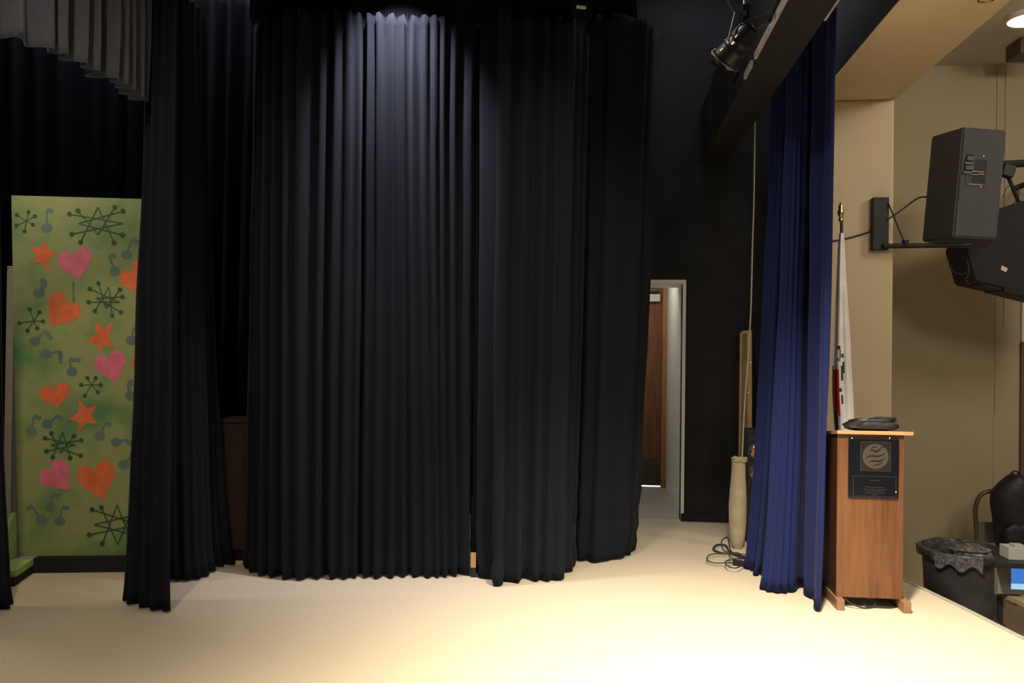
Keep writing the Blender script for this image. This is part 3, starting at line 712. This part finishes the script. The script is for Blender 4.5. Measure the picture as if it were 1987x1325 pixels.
# cloth: profile by px width per row
rowsF = [(452, 1629, 1637), (480, 1626, 1639), (540, 1623, 1642), (600, 1620, 1646), (660, 1617, 1650), (712, 1615, 1652), (760, 1615, 1655), (800, 1617, 1657), (840, 1620, 1659), (880, 1626, 1656)]
b = MB(); g = []; NC = 44; NR = 60
def rowat(t):
    f = t*(len(rowsF)-1); i = min(int(f), len(rowsF)-2); k = f-i; return [lerp(rowsF[i][j], rowsF[i+1][j], k) for j in range(3)]
for j in range(NR+1):
    y, xa, xb_ = rowat(j/NR); r = []
    for i in range(NC+1):
        u = i/NC; am = .004+.010*j/NR
        d = am*math.sin(u*2*PI*2.1+.5*math.sin(j*.05)) - .035*math.sin(PI*u)
        r.append(b.bm.verts.new(fd(lerp(xa, xb_, u), y, d)))
    g.append(r)
for j in range(NR):
    for i in range(NC):
        f = b.bm.faces.new((g[j][i], g[j][i+1], g[j+1][i+1], g[j+1][i])); u = (i+.5)/NC; y = rowat((j+.5)/NR)[0]
        mi = 0
        if y > 714 and u < .34 and y < 790+(u*60): mi = 1
        if y > 712 and u < .07: mi = 2
        if y > 785+u*80 and u < .20: mi = 2
        for (ua, ub, ya, yb_) in ((.26, .42, 672, 678), (.36, .44, 676, 690), (.24, .42, 690, 696), (.46, .60, 686, 692), (.52, .64, 700, 722), (.44, .54, 712, 738), (.34, .46, 752, 758), (.40, .50, 766, 782)):
            if ua <= u <= ub and ya <= y <= yb_+ (3 if (i % 3) else 0): mi = 2
        f.material_index = mi
o = b.build('flag_cloth', [M['flagwhite'], M['flagred'], M['flagblack']], fg, keepn=True, solid=.002)
for p in o.data.polygons: p.use_smooth = True

# ------------------------------------------------------------------ wing corner: sack, rope, frame, tower speaker, cables
sk0 = atz(1431, 1064); D_s = depth(sk0)
def sd(x, y, d=0): return atd(x, y, D_s+d)
sk = thing('canvas_sack', tuple(sk0), 'tall narrow cream canvas sack standing by the black wall with a rope leading into it', 'sack')
prof = []
hz = sd(1431, 897).z; px2m = D_s/1600
for (y, hw) in [(1066, 7), (1062, 9.5), (1050, 13), (1035, 15), (1010, 16.5), (980, 16.5), (950, 15.5), (930, 14), (905, 12.5), (897, 12.5)]:
    prof.append((hw*px2m, sd(1431, y).z-max(0, 0)))
z_min = prof[0][1]; prof = [(r, max(.0, z-z_min)) for r, z in prof]
def wob(j, k, a): q = noise.noise(Vector((math.cos(a)*1.5, math.sin(a)*1.5, j*.5))); return (.006*q, 0)
b = MB(); b.lathe(sk0, prof, 28, wob=wob); b.build('sack_body', M['canvas'], sk, smooth=True)
ztp = prof[-1][1]
b = MB(); b.lathe(sk0+Vector((.008, 0, ztp-.005)), [(.052, 0), (.062, .008), (.058, .022), (.066, .03), (.055, .038), (.03, .02), (0, .01)], 28, wob=lambda j, k, a: (.008*noise.noise(Vector((a*2, j, 3))), .014*noise.noise(Vector((a*1.6, j, 9))))); b.build('gathered_rim', M['canvas'], sk, smooth=True)
rt_ = sk0+Vector((.03, 0, ztp+.02))
b = MB(); rp = [rt_, sd(1444, 800), sd(1451, 700), sd(1457, 600), sd(1460, 480), sd(1463, 380), sd(1465, 230), sd(1466, 60)]
b.tube(spline(rp, 4), .0062, 6); tag(b.build('rope', M['rope'], None, tuple(rt_), smooth=True), 'thin pale rope hanging down in front of the black wall into the canvas sack', 'rope')
# wooden frame leaning
fr0 = dz(1447, 7.6, 0); FY = fr0.y
wf = thing('scenery_flat', tuple(fr0), 'tall narrow wooden frame of thin boards standing behind the canvas sack', 'scenery flat')
def fy(px, py): return aty(px, py, FY)
a0, a1 = fy(1436, 645), fy(1458, 641); c0_, c1_ = fy(1432, 1030), fy(1455, 1030)
b = MB(); b.prism([fy(1436.5, 645), fy(1440, 645), Vector((c0_.x+.015, FY, 0)), Vector((c0_.x, FY, 0))], (0, .03, 0)); b.build('stile', M['pine'], wf)
b = MB(); b.prism([fy(1450, 641), fy(1459, 641), Vector((c1_.x+.02, FY, 0)), Vector((c1_.x-.02, FY, 0))], (0, .03, 0)); b.build('stile', M['pine'], wf)
b = MB(); b.prism([fy(1440, 642), fy(1450, 641), fy(1450, 647), fy(1440, 648)], (0, .03, 0)); b.build('top_rail', M['pine'], wf)
b = MB(); b.prism([fy(1440, 648), fy(1450, 647), Vector((c1_.x-.02, FY, .02)), Vector((c0_.x+.015, FY, .02))], (0, .03, 0)); 
for v in b.bm.verts: v.co.y += .01
b.build('back_panel', M['pinedark'], wf)
for (x, y) in ((1457, 703), (1453, 762)):
    b = MB(); b.lathe(fy(x, y)+Vector((0, -.002, 0)), [(.009, 0), (.009, .006), (0, .009)], 10, Rx(PI/2)); b.build('bolt', M['steel'], wf, smooth=True)
# tower speaker
tx = dz(1449, 6.95, 0); zt_ = aty(1455, 836, tx.y).z
ts = thing('tower_speaker', (tx.x+.12, tx.y+.15, 0), 'black tower speaker with two orange cones, half hidden by the blue curtain', 'loudspeaker')
b = MB(); b.bb((tx.x, tx.y, 0), (tx.x+.24, tx.y+.30, zt_), .006); b.build('cabinet', M['speakerdark'], ts)
for yy_ in (877, 918):
    c = aty(1470, yy_, tx.y)
    b = MB(); b.lathe((c.x, tx.y, c.z), [(.078, 0), (.078, .006), (.062, .012), (.058, .008)], 30, Rx(PI/2)); dv_ = b.build('driver', M['grille'], ts, smooth=True)
    b = MB(); b.lathe((c.x, tx.y, c.z), [(.058, .008), (.050, .013), (.048, .004)], 30, Rx(PI/2)); b.build('chrome_ring', M['steel'], dv_, smooth=True)
    b = MB(); b.lathe((c.x, tx.y, c.z), [(.046, .0105), (.02, .003), (.018, .008), (0, .012)], 26, Rx(PI/2)); b.build('cone', M['cone'], dv_, smooth=True)
c = aty(1463, 852, tx.y)
b = MB(); b.box((c.x, tx.y-.003, c.z), (.05, .006, .006)); b.build('badge', M['steel'], ts)
# cable loops
def fz(x, y, z=.006): return atz(x, y, z)
cbs = [
 [(1446, 1078), (1430, 1076), (1405, 1068), (1400, 1050), (1412, 1043), (1417, 1066), (1428, 1076)],
 [(1448, 1082), (1425, 1075), (1398, 1072), (1384, 1065), (1392, 1057), (1408, 1058), (1416, 1070), (1434, 1079), (1446, 1083)],
 [(1450, 1075), (1410, 1074), (1378, 1076), (1372, 1086), (1386, 1092), (1410, 1092), (1430, 1090), (1445, 1089)],
 [(1444, 1094), (1428, 1102), (1412, 1098), (1408, 1089), (1425, 1086), (1448, 1090)],
 [(1446, 1082), (1432, 1084), (1418, 1082), (1416, 1074), (1430, 1072), (1440, 1078), (1446, 1086)],
]
lb = ['thin black cable making the uppermost small loop beside the sack', 'thick black cable looped widest at its left just below the sack', 'black cable forming the leftmost loop on the pale floor',
      'black cable loop lowest on the floor, ending at the power strip', 'tangled black cable tight against the blue curtain hem']
for i, pts in enumerate(cbs):
    b = MB(); z_ = .006
    b.tube(spline([fz(x, y, .005+.011*i) for x, y in pts], 8), .0045 if i != 1 else .0075, 6)
    p = fz(*pts[2]); tag(b.build('cable', M['cablemat'], None, tuple(p), smooth=True), lb[i], 'cable', 'cables on the wing floor')
p = fz(1436, 1098, 0)
b = MB(); b.box(p+Vector((0, 0, .02)), (.10, .045, .034), Rz(-.5), .005); tag(b.build('power_strip', M['blackmetal'], None, tuple(p)), 'black power strip end peeking out under the blue curtain', 'power strip')
# coiled cable hanging on the proscenium wall
cc_ = atx(1492, 490, PX-.02); cc_ = Vector((PX-.03, cc_.y, cc_.z))
b = MB()
for k in range(4):
    pts = [(cc_.x-.012*k+.004, cc_.y+(.17+.012*k)*math.cos(t*2*PI/28), cc_.z+(.19+.012*k)*math.sin(t*2*PI/28)-.01*k) for t in range(29)]
    b.tube(pts, .007, 6)
tag(b.build('coiled_cable', M['cablemat'], None, tuple(cc_), smooth=True), 'black cable coiled on the dark wall left of the blue curtain', 'cable')

# ------------------------------------------------------------------ wall speakers
wb = thing('wall_bracket', tuple(aty(1710, 430, PY)), 'black steel wall bracket with arm and diagonal stay, fixed to the cream pillar', 'bracket')
a_ = aty(1694, 383, PY-.06); c_ = aty(1724, 485, PY-.06)
b = MB(); b.bb((a_.x, PY-.07, c_.z), (c_.x, PY-.001, a_.z), .004); b.build('plate', M['blackmetal'], wb)
s0 = aty(1712, 478, PY-.07); s1 = aty(1880, 476, PY-.07)
b = MB(); b.tube([(s0.x, PY-.09, s0.z), (s1.x, PY-.09, s1.z)], .020, 10); b.build('arm', M['blackmetal'], wb)
b = MB(); s2 = aty(1722, 394, PY-.07); s3 = aty(1755, 474, PY-.07)
b.tube([(s2.x, PY-.085, s2.z), (s3.x, PY-.085, s3.z)], .006, 8); b.tube([(s3.x, PY-.09, s3.z-.025), (s3.x, PY-.09, s3.z+.03)], .026, 10); b.build('diagonal_stay', M['blackmetal'], wb)
SD_ = 6.45
Rt = Matrix.Rotation(math.radians(-3.6), 3, 'Y')
def prismbox(planpx, ytop, ybot, Rlean, piv, pxl):
    pass
# speaker one: plan corners from image columns at mid height y=362
pc = [(1798, 6.72), (1860, 6.42), (1943, 6.50), (1925, 7.08), (1862, 7.12)]
ctr = atd(1872, 362, 6.6); hh = 210/1600*6.55/2
lean = RM @ Vector((1, 0, 0)); lean.z = 0; lean.normalize()
s1t = thing('wall_speaker', tuple(ctr-Vector((0, 0, hh))), 'dark grey carpeted loudspeaker with a recessed handle on the pillar bracket', 'loudspeaker')
def leanpt(p, amt): return p + lean*(p.z-ctr.z)*amt + Vector((0, 0, 0))
LN = .085
plan = [atd(x, 362, d) for x, d in pc]; 
bot = [leanpt(Vector((p.x, p.y, ctr.z-hh)), LN) for p in plan]; topv = [leanpt(Vector((p.x, p.y, ctr.z+hh)), LN) for p in plan]
b = MB(); va = [b.bm.verts.new(p) for p in bot]; vb_ = [b.bm.verts.new(p) for p in topv]
b.bm.faces.new(va[::-1]); b.bm.faces.new(vb_)
fl = []
for i in range(5): fl.append(b.bm.faces.new((va[i], va[(i+1) % 5], vb_[(i+1) % 5], vb_[i])))
bmesh.ops.bevel(b.bm, geom=b.bm.edges[:], offset=.012, segments=3, affect='EDGES')
b.build('cabinet', M['speaker'], s1t)
# handle pocket on face 1 (between plan[1], plan[2])
e_ = (bot[2]-bot[1]).normalized(); u_ = (topv[1]-bot[1]).normalized(); nf = e_.cross(u_).normalized()
if nf.dot(ctr-EYE) > 0: nf = -nf
def onface(px, py, off=0):
    r = ray(px, py); t = (bot[1]-EYE).dot(nf)/r.dot(nf); return EYE+r*t+nf*off
def fbox(b, pa, pb2, o0, o1):
    A_, B_ = onface(*pa), onface(*pb2); x0_, x1_ = (A_-bot[1]).dot(e_), (B_-bot[1]).dot(e_); y0_, y1_ = (A_-bot[1]).dot(u_), (B_-bot[1]).dot(u_)
    P_ = [bot[1]+e_*x+u_*y+nf*o0 for x, y in ((x0_, y0_), (x1_, y0_), (x1_, y1_), (x0_, y1_))]; b.prism(P_, nf*(o1-o0))
b = MB(); fbox(b, (1866, 300), (1909, 368), -.002, .004); hp = b.build('handle_plate', M['speaker'], s1t)
b = MB(); fbox(b, (1877, 309), (1903, 361), .0041, .005); b.build('handle_recess', M['blackmetal'], hp)
for pa_, pb_, oa_, ob_ in (((1874, 334.5), (1898, 336.5), .005, .016), ((1873, 339), (1886, 342.5), .005, .016), ((1871, 359), (1897, 361), .0052, .010)):
    b = MB(); fbox(b, pa_, pb_, oa_, ob_); b.build('grip_bar', M['steel'], hp)
b = MB(); fbox(b, (1886, 339), (1897.5, 342.5), .005, .016); b.build('label_stripe', M['orangelabel'], hp)
b = MB(); 
for (xa, xb_, ya, yb_) in ((1862, 1877, 300, 302.5), (1863, 1876, 303, 313), (1860, 1877.5, 313, 321), (1861, 1876, 321, 331), (1858, 1875, 331, 339)):
    fbox(b, (xa, ya), (xb_, yb_), .004, .014 if (yb_-ya) < 9 else .020)
b.build('latch', M['galv'], s1t)
for (x, y) in ((1908, 304), (1905, 339), (1902, 364)):
    b = MB(); b.lathe(onface(x, y, .004), [(.005, 0), (.005, .003), (0, .004)], 8, nf.to_track_quat('Z', 'Y').to_matrix()); b.build('screw', M['steel'], hp)
# speaker two
s2t = thing('wall_speaker', tuple(atd(1950, 480, 7.3)), 'black loudspeaker tilted down, partly cut off by the right border of the photo', 'loudspeaker')
D2 = 7.25
fpts = [(1905, 415), (2110, 350), (2135, 600), (1893, 547), (1872, 478)]
b = MB(); b.prism([atd(x, y, D2) for x, y in fpts], RM @ Vector((.06, 0, -.45)))
bmesh.ops.bevel(b.bm, geom=b.bm.edges[:], offset=.012, segments=2, affect='EDGES'); b.build('cabinet', M['speakerdark'], s2t)
b = MB(); b.prism([atd(x, y, D2+.02) for x, y in ((1905, 549), (1966, 561), (1966, 568), (1906, 553))], RM @ Vector((0, 0, -.2))); b.prism([atd(x, y, D2-.005) for x, y in ((1950, 555), (2060, 582), (2058, 592), (1948, 564))], RM @ Vector((0, 0, -.3))); b.build('mounting_rail', M['blackmetal'], s2t)
b = MB(); b.prism([atd(x, y, D2-.006) for x, y in ((1944, 515), (1956, 521), (1952, 528), (1942, 523))], RM @ Vector((0, 0, -.01))); b.build('label_sticker', M['whitemetal'], s2t)
b = MB(); b.tube([atd(1943, 319, 7.3), atd(2110, 311, 7.3)], .033, 12); b.tube([atd(2110, 311, 7.3), Vector((atd(2110, 311, 7.3).x, HY, atd(2110, 311, 7.3).z))], .03, 12); b.build('support_arm', M['blackmetal'], s2t)
b = MB(); b.box(atd(1955, 332, 7.28), (.10, .08, .11), Ry(.3), .01); b.tube([atd(1955, 340, 7.3), atd(1980, 400, 7.35)], .016, 8); b.build('clamp', M['blackmetal'], s2t)
# cables around the speakers
def tcab(pts, r, label, m='cablemat'):
    b = MB(); b.tube(spline(pts, 8), r, 6); tag(b.build('speaker_cable', M[m], None, tuple(pts[0]), smooth=True), label, 'cable', 'cables at the wall speakers')
yw = PY-.012
def jw(x, y): return aty(x, y, yw)
tcab([jw(1595, 470), jw(1612, 468), jw(1628, 466), jw(1650, 461), jw(1675, 454), jw(1697, 447)], .007, 'black cable running across the cream pillar behind the flag tip')
tcab([aty(1722, 426, yw-.07), aty(1742, 413, yw-.1), aty(1770, 392, yw-.1), aty(1785, 383, yw-.15), atd(1800, 382, 6.75)], .007, 'black cable rising from the bracket plate to the nearer loudspeaker')
tcab([atd(1845, 478, 6.9), atd(1841, 505, 6.9), atd(1848, 525, 6.9), atd(1864, 532, 6.95), atd(1878, 528, 7.1)], .005, 'black cable loop hanging under the nearer loudspeaker')
tcab([atd(1876, 500, 7.2), atd(1880, 530, 7.18), atd(1874, 542, 7.1), atd(1882, 551, 7.1), atd(1892, 546, 7.2)], .004, 'small cable curl under the far loudspeaker corner', 'browncable')
tcab([atd(1946, 385, 7.1), atd(1955, 362, 7.1), atd(1972, 362, 7.1), atd(1977, 378, 7.1), atd(1965, 398, 7.2)], .004, 'thin brown cable loop between the two loudspeakers', 'browncable')

# ------------------------------------------------------------------ hall things at right
bc0 = Vector((2.90, 7.0, HZ))
cR_ = atd(1868, 1060, 6.75); bc0 = Vector((cR_.x, cR_.y, HZ)); zr = atd(1868, 1064, 6.75).z; rb = 76/1600*6.75
hb = zr-HZ
bn = thing('trash_bin', tuple(bc0), 'large round dark grey trash bin with a clear liner below the stage edge', 'trash bin')
b = MB(); b.lathe(bc0, [(rb*.80, 0), (rb*.93, hb*.9), (rb*.95, hb*.93), (rb*1.0, hb*.94), (rb*1.02, hb), (rb*.96, hb+.004), (rb*.93, hb*.93), (rb*.78, .03), (0, .03)], 48); b.build('bin_body', M['bin'], bn, smooth=True)
def wl(j, k, a): return (.018*noise.noise(Vector((math.cos(a)*4, math.sin(a)*4, j*1.0))), .02*noise.noise(Vector((math.cos(a)*3, math.sin(a)*3, j*.7+5))))
b = MB(); b.lathe(bc0+Vector((0, 0, hb)), [(rb*.86, -.20), (rb*.90, -.05), (rb*.95, .012), (rb*1.045, .004), (rb*1.05, -.06)], 72, wob=wl)
b.bm.faces.ensure_lookup_table()
kill = [f for f in b.bm.faces if len(f.verts) > 4]
bmesh.ops.delete(b.bm, geom=kill, context='FACES_ONLY')
dl = [f for f in b.bm.faces if f.calc_center_median().z > bc0.z+hb-.058 and (f.calc_center_median()-bc0).xy.length > rb*.99 and (abs(noise.noise(f.calc_center_median()*3)) > .75)]
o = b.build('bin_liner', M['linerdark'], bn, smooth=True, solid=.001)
# translucent front overhang, crumpled
b = MB(); g = []
for j in range(11):
    r = []
    for i in range(41):
        a = math.radians(lerp(212, 272, i/40)); rr_ = rb*1.06+.006*abs(math.sin(i*1.9+j*.35))+.003*math.sin(i*.7)
        h_ = hb+.01-j*.0105*(1.0+.25*math.sin(i*.35)); r.append(b.bm.verts.new(bc0+Vector((rr_*math.cos(a), rr_*math.sin(a), h_))))
    g.append(r)
for j in range(10):
    for i in range(40): b.bm.faces.new((g[j][i], g[j][i+1], g[j+1][i+1], g[j+1][i]))
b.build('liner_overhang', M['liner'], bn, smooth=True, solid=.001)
b = MB(); lump(b, bc0+Vector((.10, .08, hb-.05)), (.30, .26, .12), 4, nz=.35, pw=.8); b.build('bunched_liner', M['liner'], bn, smooth=True)

# chair with backpack near the hall wall
CD = 8.0
ch0 = dz(1925, CD, HZ); chY = ch0.y
def cy(x, y, d=0): return aty(x, y, chY+d)
chr_ = thing('bentwood_chair', (ch0.x+.1, chY+.1, HZ), 'brown bentwood chair with arched back behind the trash bin', 'chair')
L0 = cy(1895, 1042); 
arch = [Vector((L0.x, chY, HZ+.02)), cy(1895, 1075), cy(1894, 1020), cy(1893, 985), cy(1902, 962), cy(1921, 953), cy(1950, 955), cy(1968, 975), cy(1972, 1020), cy(1972, 1075), Vector((cy(1972, 1075).x, chY, HZ+.02))]
b = MB(); b.tube(spline(arch, 6), .022, 8); b.build('back_frame', M['chairwood'], chr_, smooth=True)
xa, xb_ = cy(1897, 1100).x, cy(1970, 1100).x
b = MB(); b.bb((xa-.01, chY-.42, HZ+.43), (xb_+.01, chY-.02, HZ+.46), .01); b.build('seat', M['chairwood'], chr_)
for x in (xa, xb_):
    b = MB(); b.tube([(x, chY-.39, HZ), (x, chY-.38, HZ+.43)], .016, 8); b.build('leg', M['chairwood'], chr_, smooth=True)
b = MB(); b.bb((xa, chY-.005, HZ+.60), (xb_, chY+.01, HZ+.80)); b.build('backrest', M['monitorgrey'], chr_)
bp_ = thing('backpack', tuple(cy(1955, 1090, -.15)), 'black backpack hanging over the chair at the right border', 'backpack')
cc2 = cy(1962, 1005, -.17)
b = MB(); g = []; outl = [(920, 1962, 1975), (926, 1952, 1995), (938, 1938, 2010), (955, 1923, 2018), (975, 1921, 2022), (1010, 1926, 2022), (1045, 1930, 2020), (1075, 1936, 2016), (1086, 1944, 2008)]
for j, (y, xa_, xb2) in enumerate(outl):
    r = []; A_ = cy(xa_, y, -.17); B_ = cy(xb2, y, -.17); m_ = (A_+B_)/2; hw = (B_-A_).length/2
    for i in range(20):
        t = 2*PI*i/20; dd = .13*math.sin(PI*(j+.6)/(len(outl)+.2))**.5
        r.append(b.bm.verts.new(m_+Vector((hw*math.cos(t), dd*math.sin(t), 0))*(1+.05*noise.noise(Vector((t, j, 1))))))
    g.append(r)
for j in range(len(g)-1):
    for i in range(20): b.bm.faces.new((g[j][i], g[j][(i+1) % 20], g[j+1][(i+1) % 20], g[j+1][i]))
b.bm.faces.new(g[0][::-1]); b.bm.faces.new(g[-1]); b.build('pack_body', M['bag'], bp_, smooth=True)
b = MB(); b.tube(spline([cy(1960, 924, -.2), cy(1966, 915, -.2), cy(1974, 915, -.2), cy(1980, 924, -.2)]), .010, 6); b.build('grab_loop', M['bag'], bp_, smooth=True)
b = MB(); lump(b, cy(1972, 1040, -.30), (.22, .08, .22), 8, pw=.7); b.build('front_pocket', M['bag'], bp_, smooth=True)

# equipment cart
tc = atd(1930, 1090, 5.75); TY = tc.y; tz = atd(1950, 1092, 5.75).z
x0_ = atd(1929, 1090, 5.75).x
ct = thing('equipment_cart', (x0_+.3, TY+.2, HZ), 'black-topped equipment cart beside the trash bin, at the right border', 'cart')
b = MB(); b.prism([(x0_, TY, tz-.035), (x0_+.75, TY, tz-.035), (x0_+.75, TY+.38, tz-.035), (x0_+.17, TY+.38, tz-.035)], (0, 0, .035)); b.build('top_shelf', M['blackmetal'], ct)
zl = aty(1950, 1150, TY+.3).z
b = MB(); b.prism([(x0_+.17, TY+.37, zl), (x0_+.75, TY+.37, zl), (x0_+.75, TY-.32, zl), (x0_+.30, TY-.32, zl)], (0, 0, -.03)); b.build('lower_shelf', M['desk'], ct)
for (x, y) in ((x0_+.20, TY+.35), (x0_+.72, TY+.35), (x0_+.72, TY+.03)):
    b = MB(); b.bb((x-.015, y-.015, HZ+.06), (x+.015, y+.015, tz-.035)); b.build('leg', M['blackmetal'], ct)
mz = zl+.002; Ym = TY+.22
ma = aty(1937, 1100, Ym); 
mo = thing('computer_monitor', (ma.x+.2, Ym, mz), 'monitor showing a bright blue screen on the lower shelf of the cart', 'monitor')
zA = aty(1940, 1099, Ym).z; xs = aty(1962, 1120, Ym).x
b = MB(); b.bb((ma.x, Ym, mz+.01), (ma.x+.52, Ym+.06, max(zA, mz+.15)), .004); b.build('case', M['monitorgrey'], mo)
zS0 = aty(1970, 1143, Ym).z; zS1 = aty(1970, 1101, Ym).z; zS2 = aty(1970, 1132, Ym).z
b = MB(); b.bb((xs, Ym-.003, zS2), (ma.x+.50, Ym, zS1)); b.mi = 1; b.bb((xs, Ym-.003, zS0), (ma.x+.50, Ym, zS2)); b.build('screen', [M['screen'], M['screenbar']], mo)
b = MB(); b.bb((ma.x+.15, Ym-.02, mz), (ma.x+.35, Ym+.08, mz+.01)); b.build('stand', M['monitorgrey'], mo)
p = aty(1944, 1088, TY+.2); q2 = aty(1984, 1068, TY+.2)
b = MB(); b.bb((p.x, TY+.1, tz+.001), (q2.x, TY+.24, tz+.085), .004); b.bb((p.x+.05, TY+.12, tz+.086), (p.x+.12, TY+.2, tz+.1))
tag(b.build('small_box', M['paper'], None, (p.x, TY+.2, tz)), 'small pale cardboard box on the black cart top', 'box')
# dark rounded bag under the cart
p = atd(1946, 1192, 5.75)
b = MB(); lump(b, (p.x+.01, p.y+.1, HZ+.27), (.14, .22, .54), 6, pw=.75, nz=.15); tag(b.build('floor_bag', M['bag'], None, (p.x, p.y, HZ), smooth=True), 'dark rounded bag standing under the equipment cart', 'bag')

# boards on the hall wall at the right border
p = aty(1981, 575, HY); q2 = aty(1979, 665, HY); r2 = aty(1979, 920, HY)
b = MB(); b.bb((p.x, HY-.03, q2.z+.01), (p.x+1.2, HY, p.z), .004); tag(b.build('whiteboard', M['white'], None, (p.x, HY, q2.z)), 'white board edge on the hall wall, at the right border', 'board')
b = MB(); b.bb((q2.x, HY-.035, r2.z), (q2.x+1.2, HY, q2.z), .004); tag(b.build('bulletin_board', M['brownboard'], None, (q2.x, HY, r2.z)), 'brown board edge below the white board on the hall wall', 'board')
# ceiling light, hanging box, ring hook
p = atz(1990, 30, HC); cl_ = thing('ceiling_light', (p.x+.02, p.y, HC), 'round glowing ceiling light in the hall, cut off by the right border', 'ceiling light')
b = MB(); b.lathe((p.x+.03, p.y, HC-.035), [(.19, .035), (.19, .0), (.17, -.01), (.17, .03)], 32); b.build('trim_ring', M['whitemetal'], cl_, smooth=True)
b = MB(); b.lathe((p.x+.03, p.y, HC-.04), [(.168, .02), (.165, -.004), (.08, -.022), (0, -.026)], 32); b.build('diffuser', M['lampglow'], cl_, smooth=True)
p = atd(1986, 80, 7.8); p2 = aty(1981, 60, p.y); p3 = aty(1981, 101, p.y)
hbx = thing('ceiling_projector', tuple(p), 'dark box hanging from the hall ceiling at the right border', 'projector')
b = MB(); b.bb((p2.x, p.y, p3.z), (p2.x+.35, p.y+.3, p2.z), .01); b.build('housing', M['kick'], hbx)
b = MB(); b.tube([(p2.x+.17, p.y+.15, p2.z-.01), (p2.x+.17, p.y+.15, HC)], .015, 8); b.build('mount_pole', M['kick'], hbx)
p = atz(1915, -3, HS)
b = MB(); b.tube([Vector((p.x+.045*math.cos(t*PI/8), p.y+.045*math.sin(t*PI/8), HS-.004)) for t in range(17)], .005, 6, False)
tag(b.build('ceiling_ring', M['brass'], None, (p.x, p.y, HS), smooth=True), 'small brass ring on the lit underside of the stage opening, top right', 'ring')
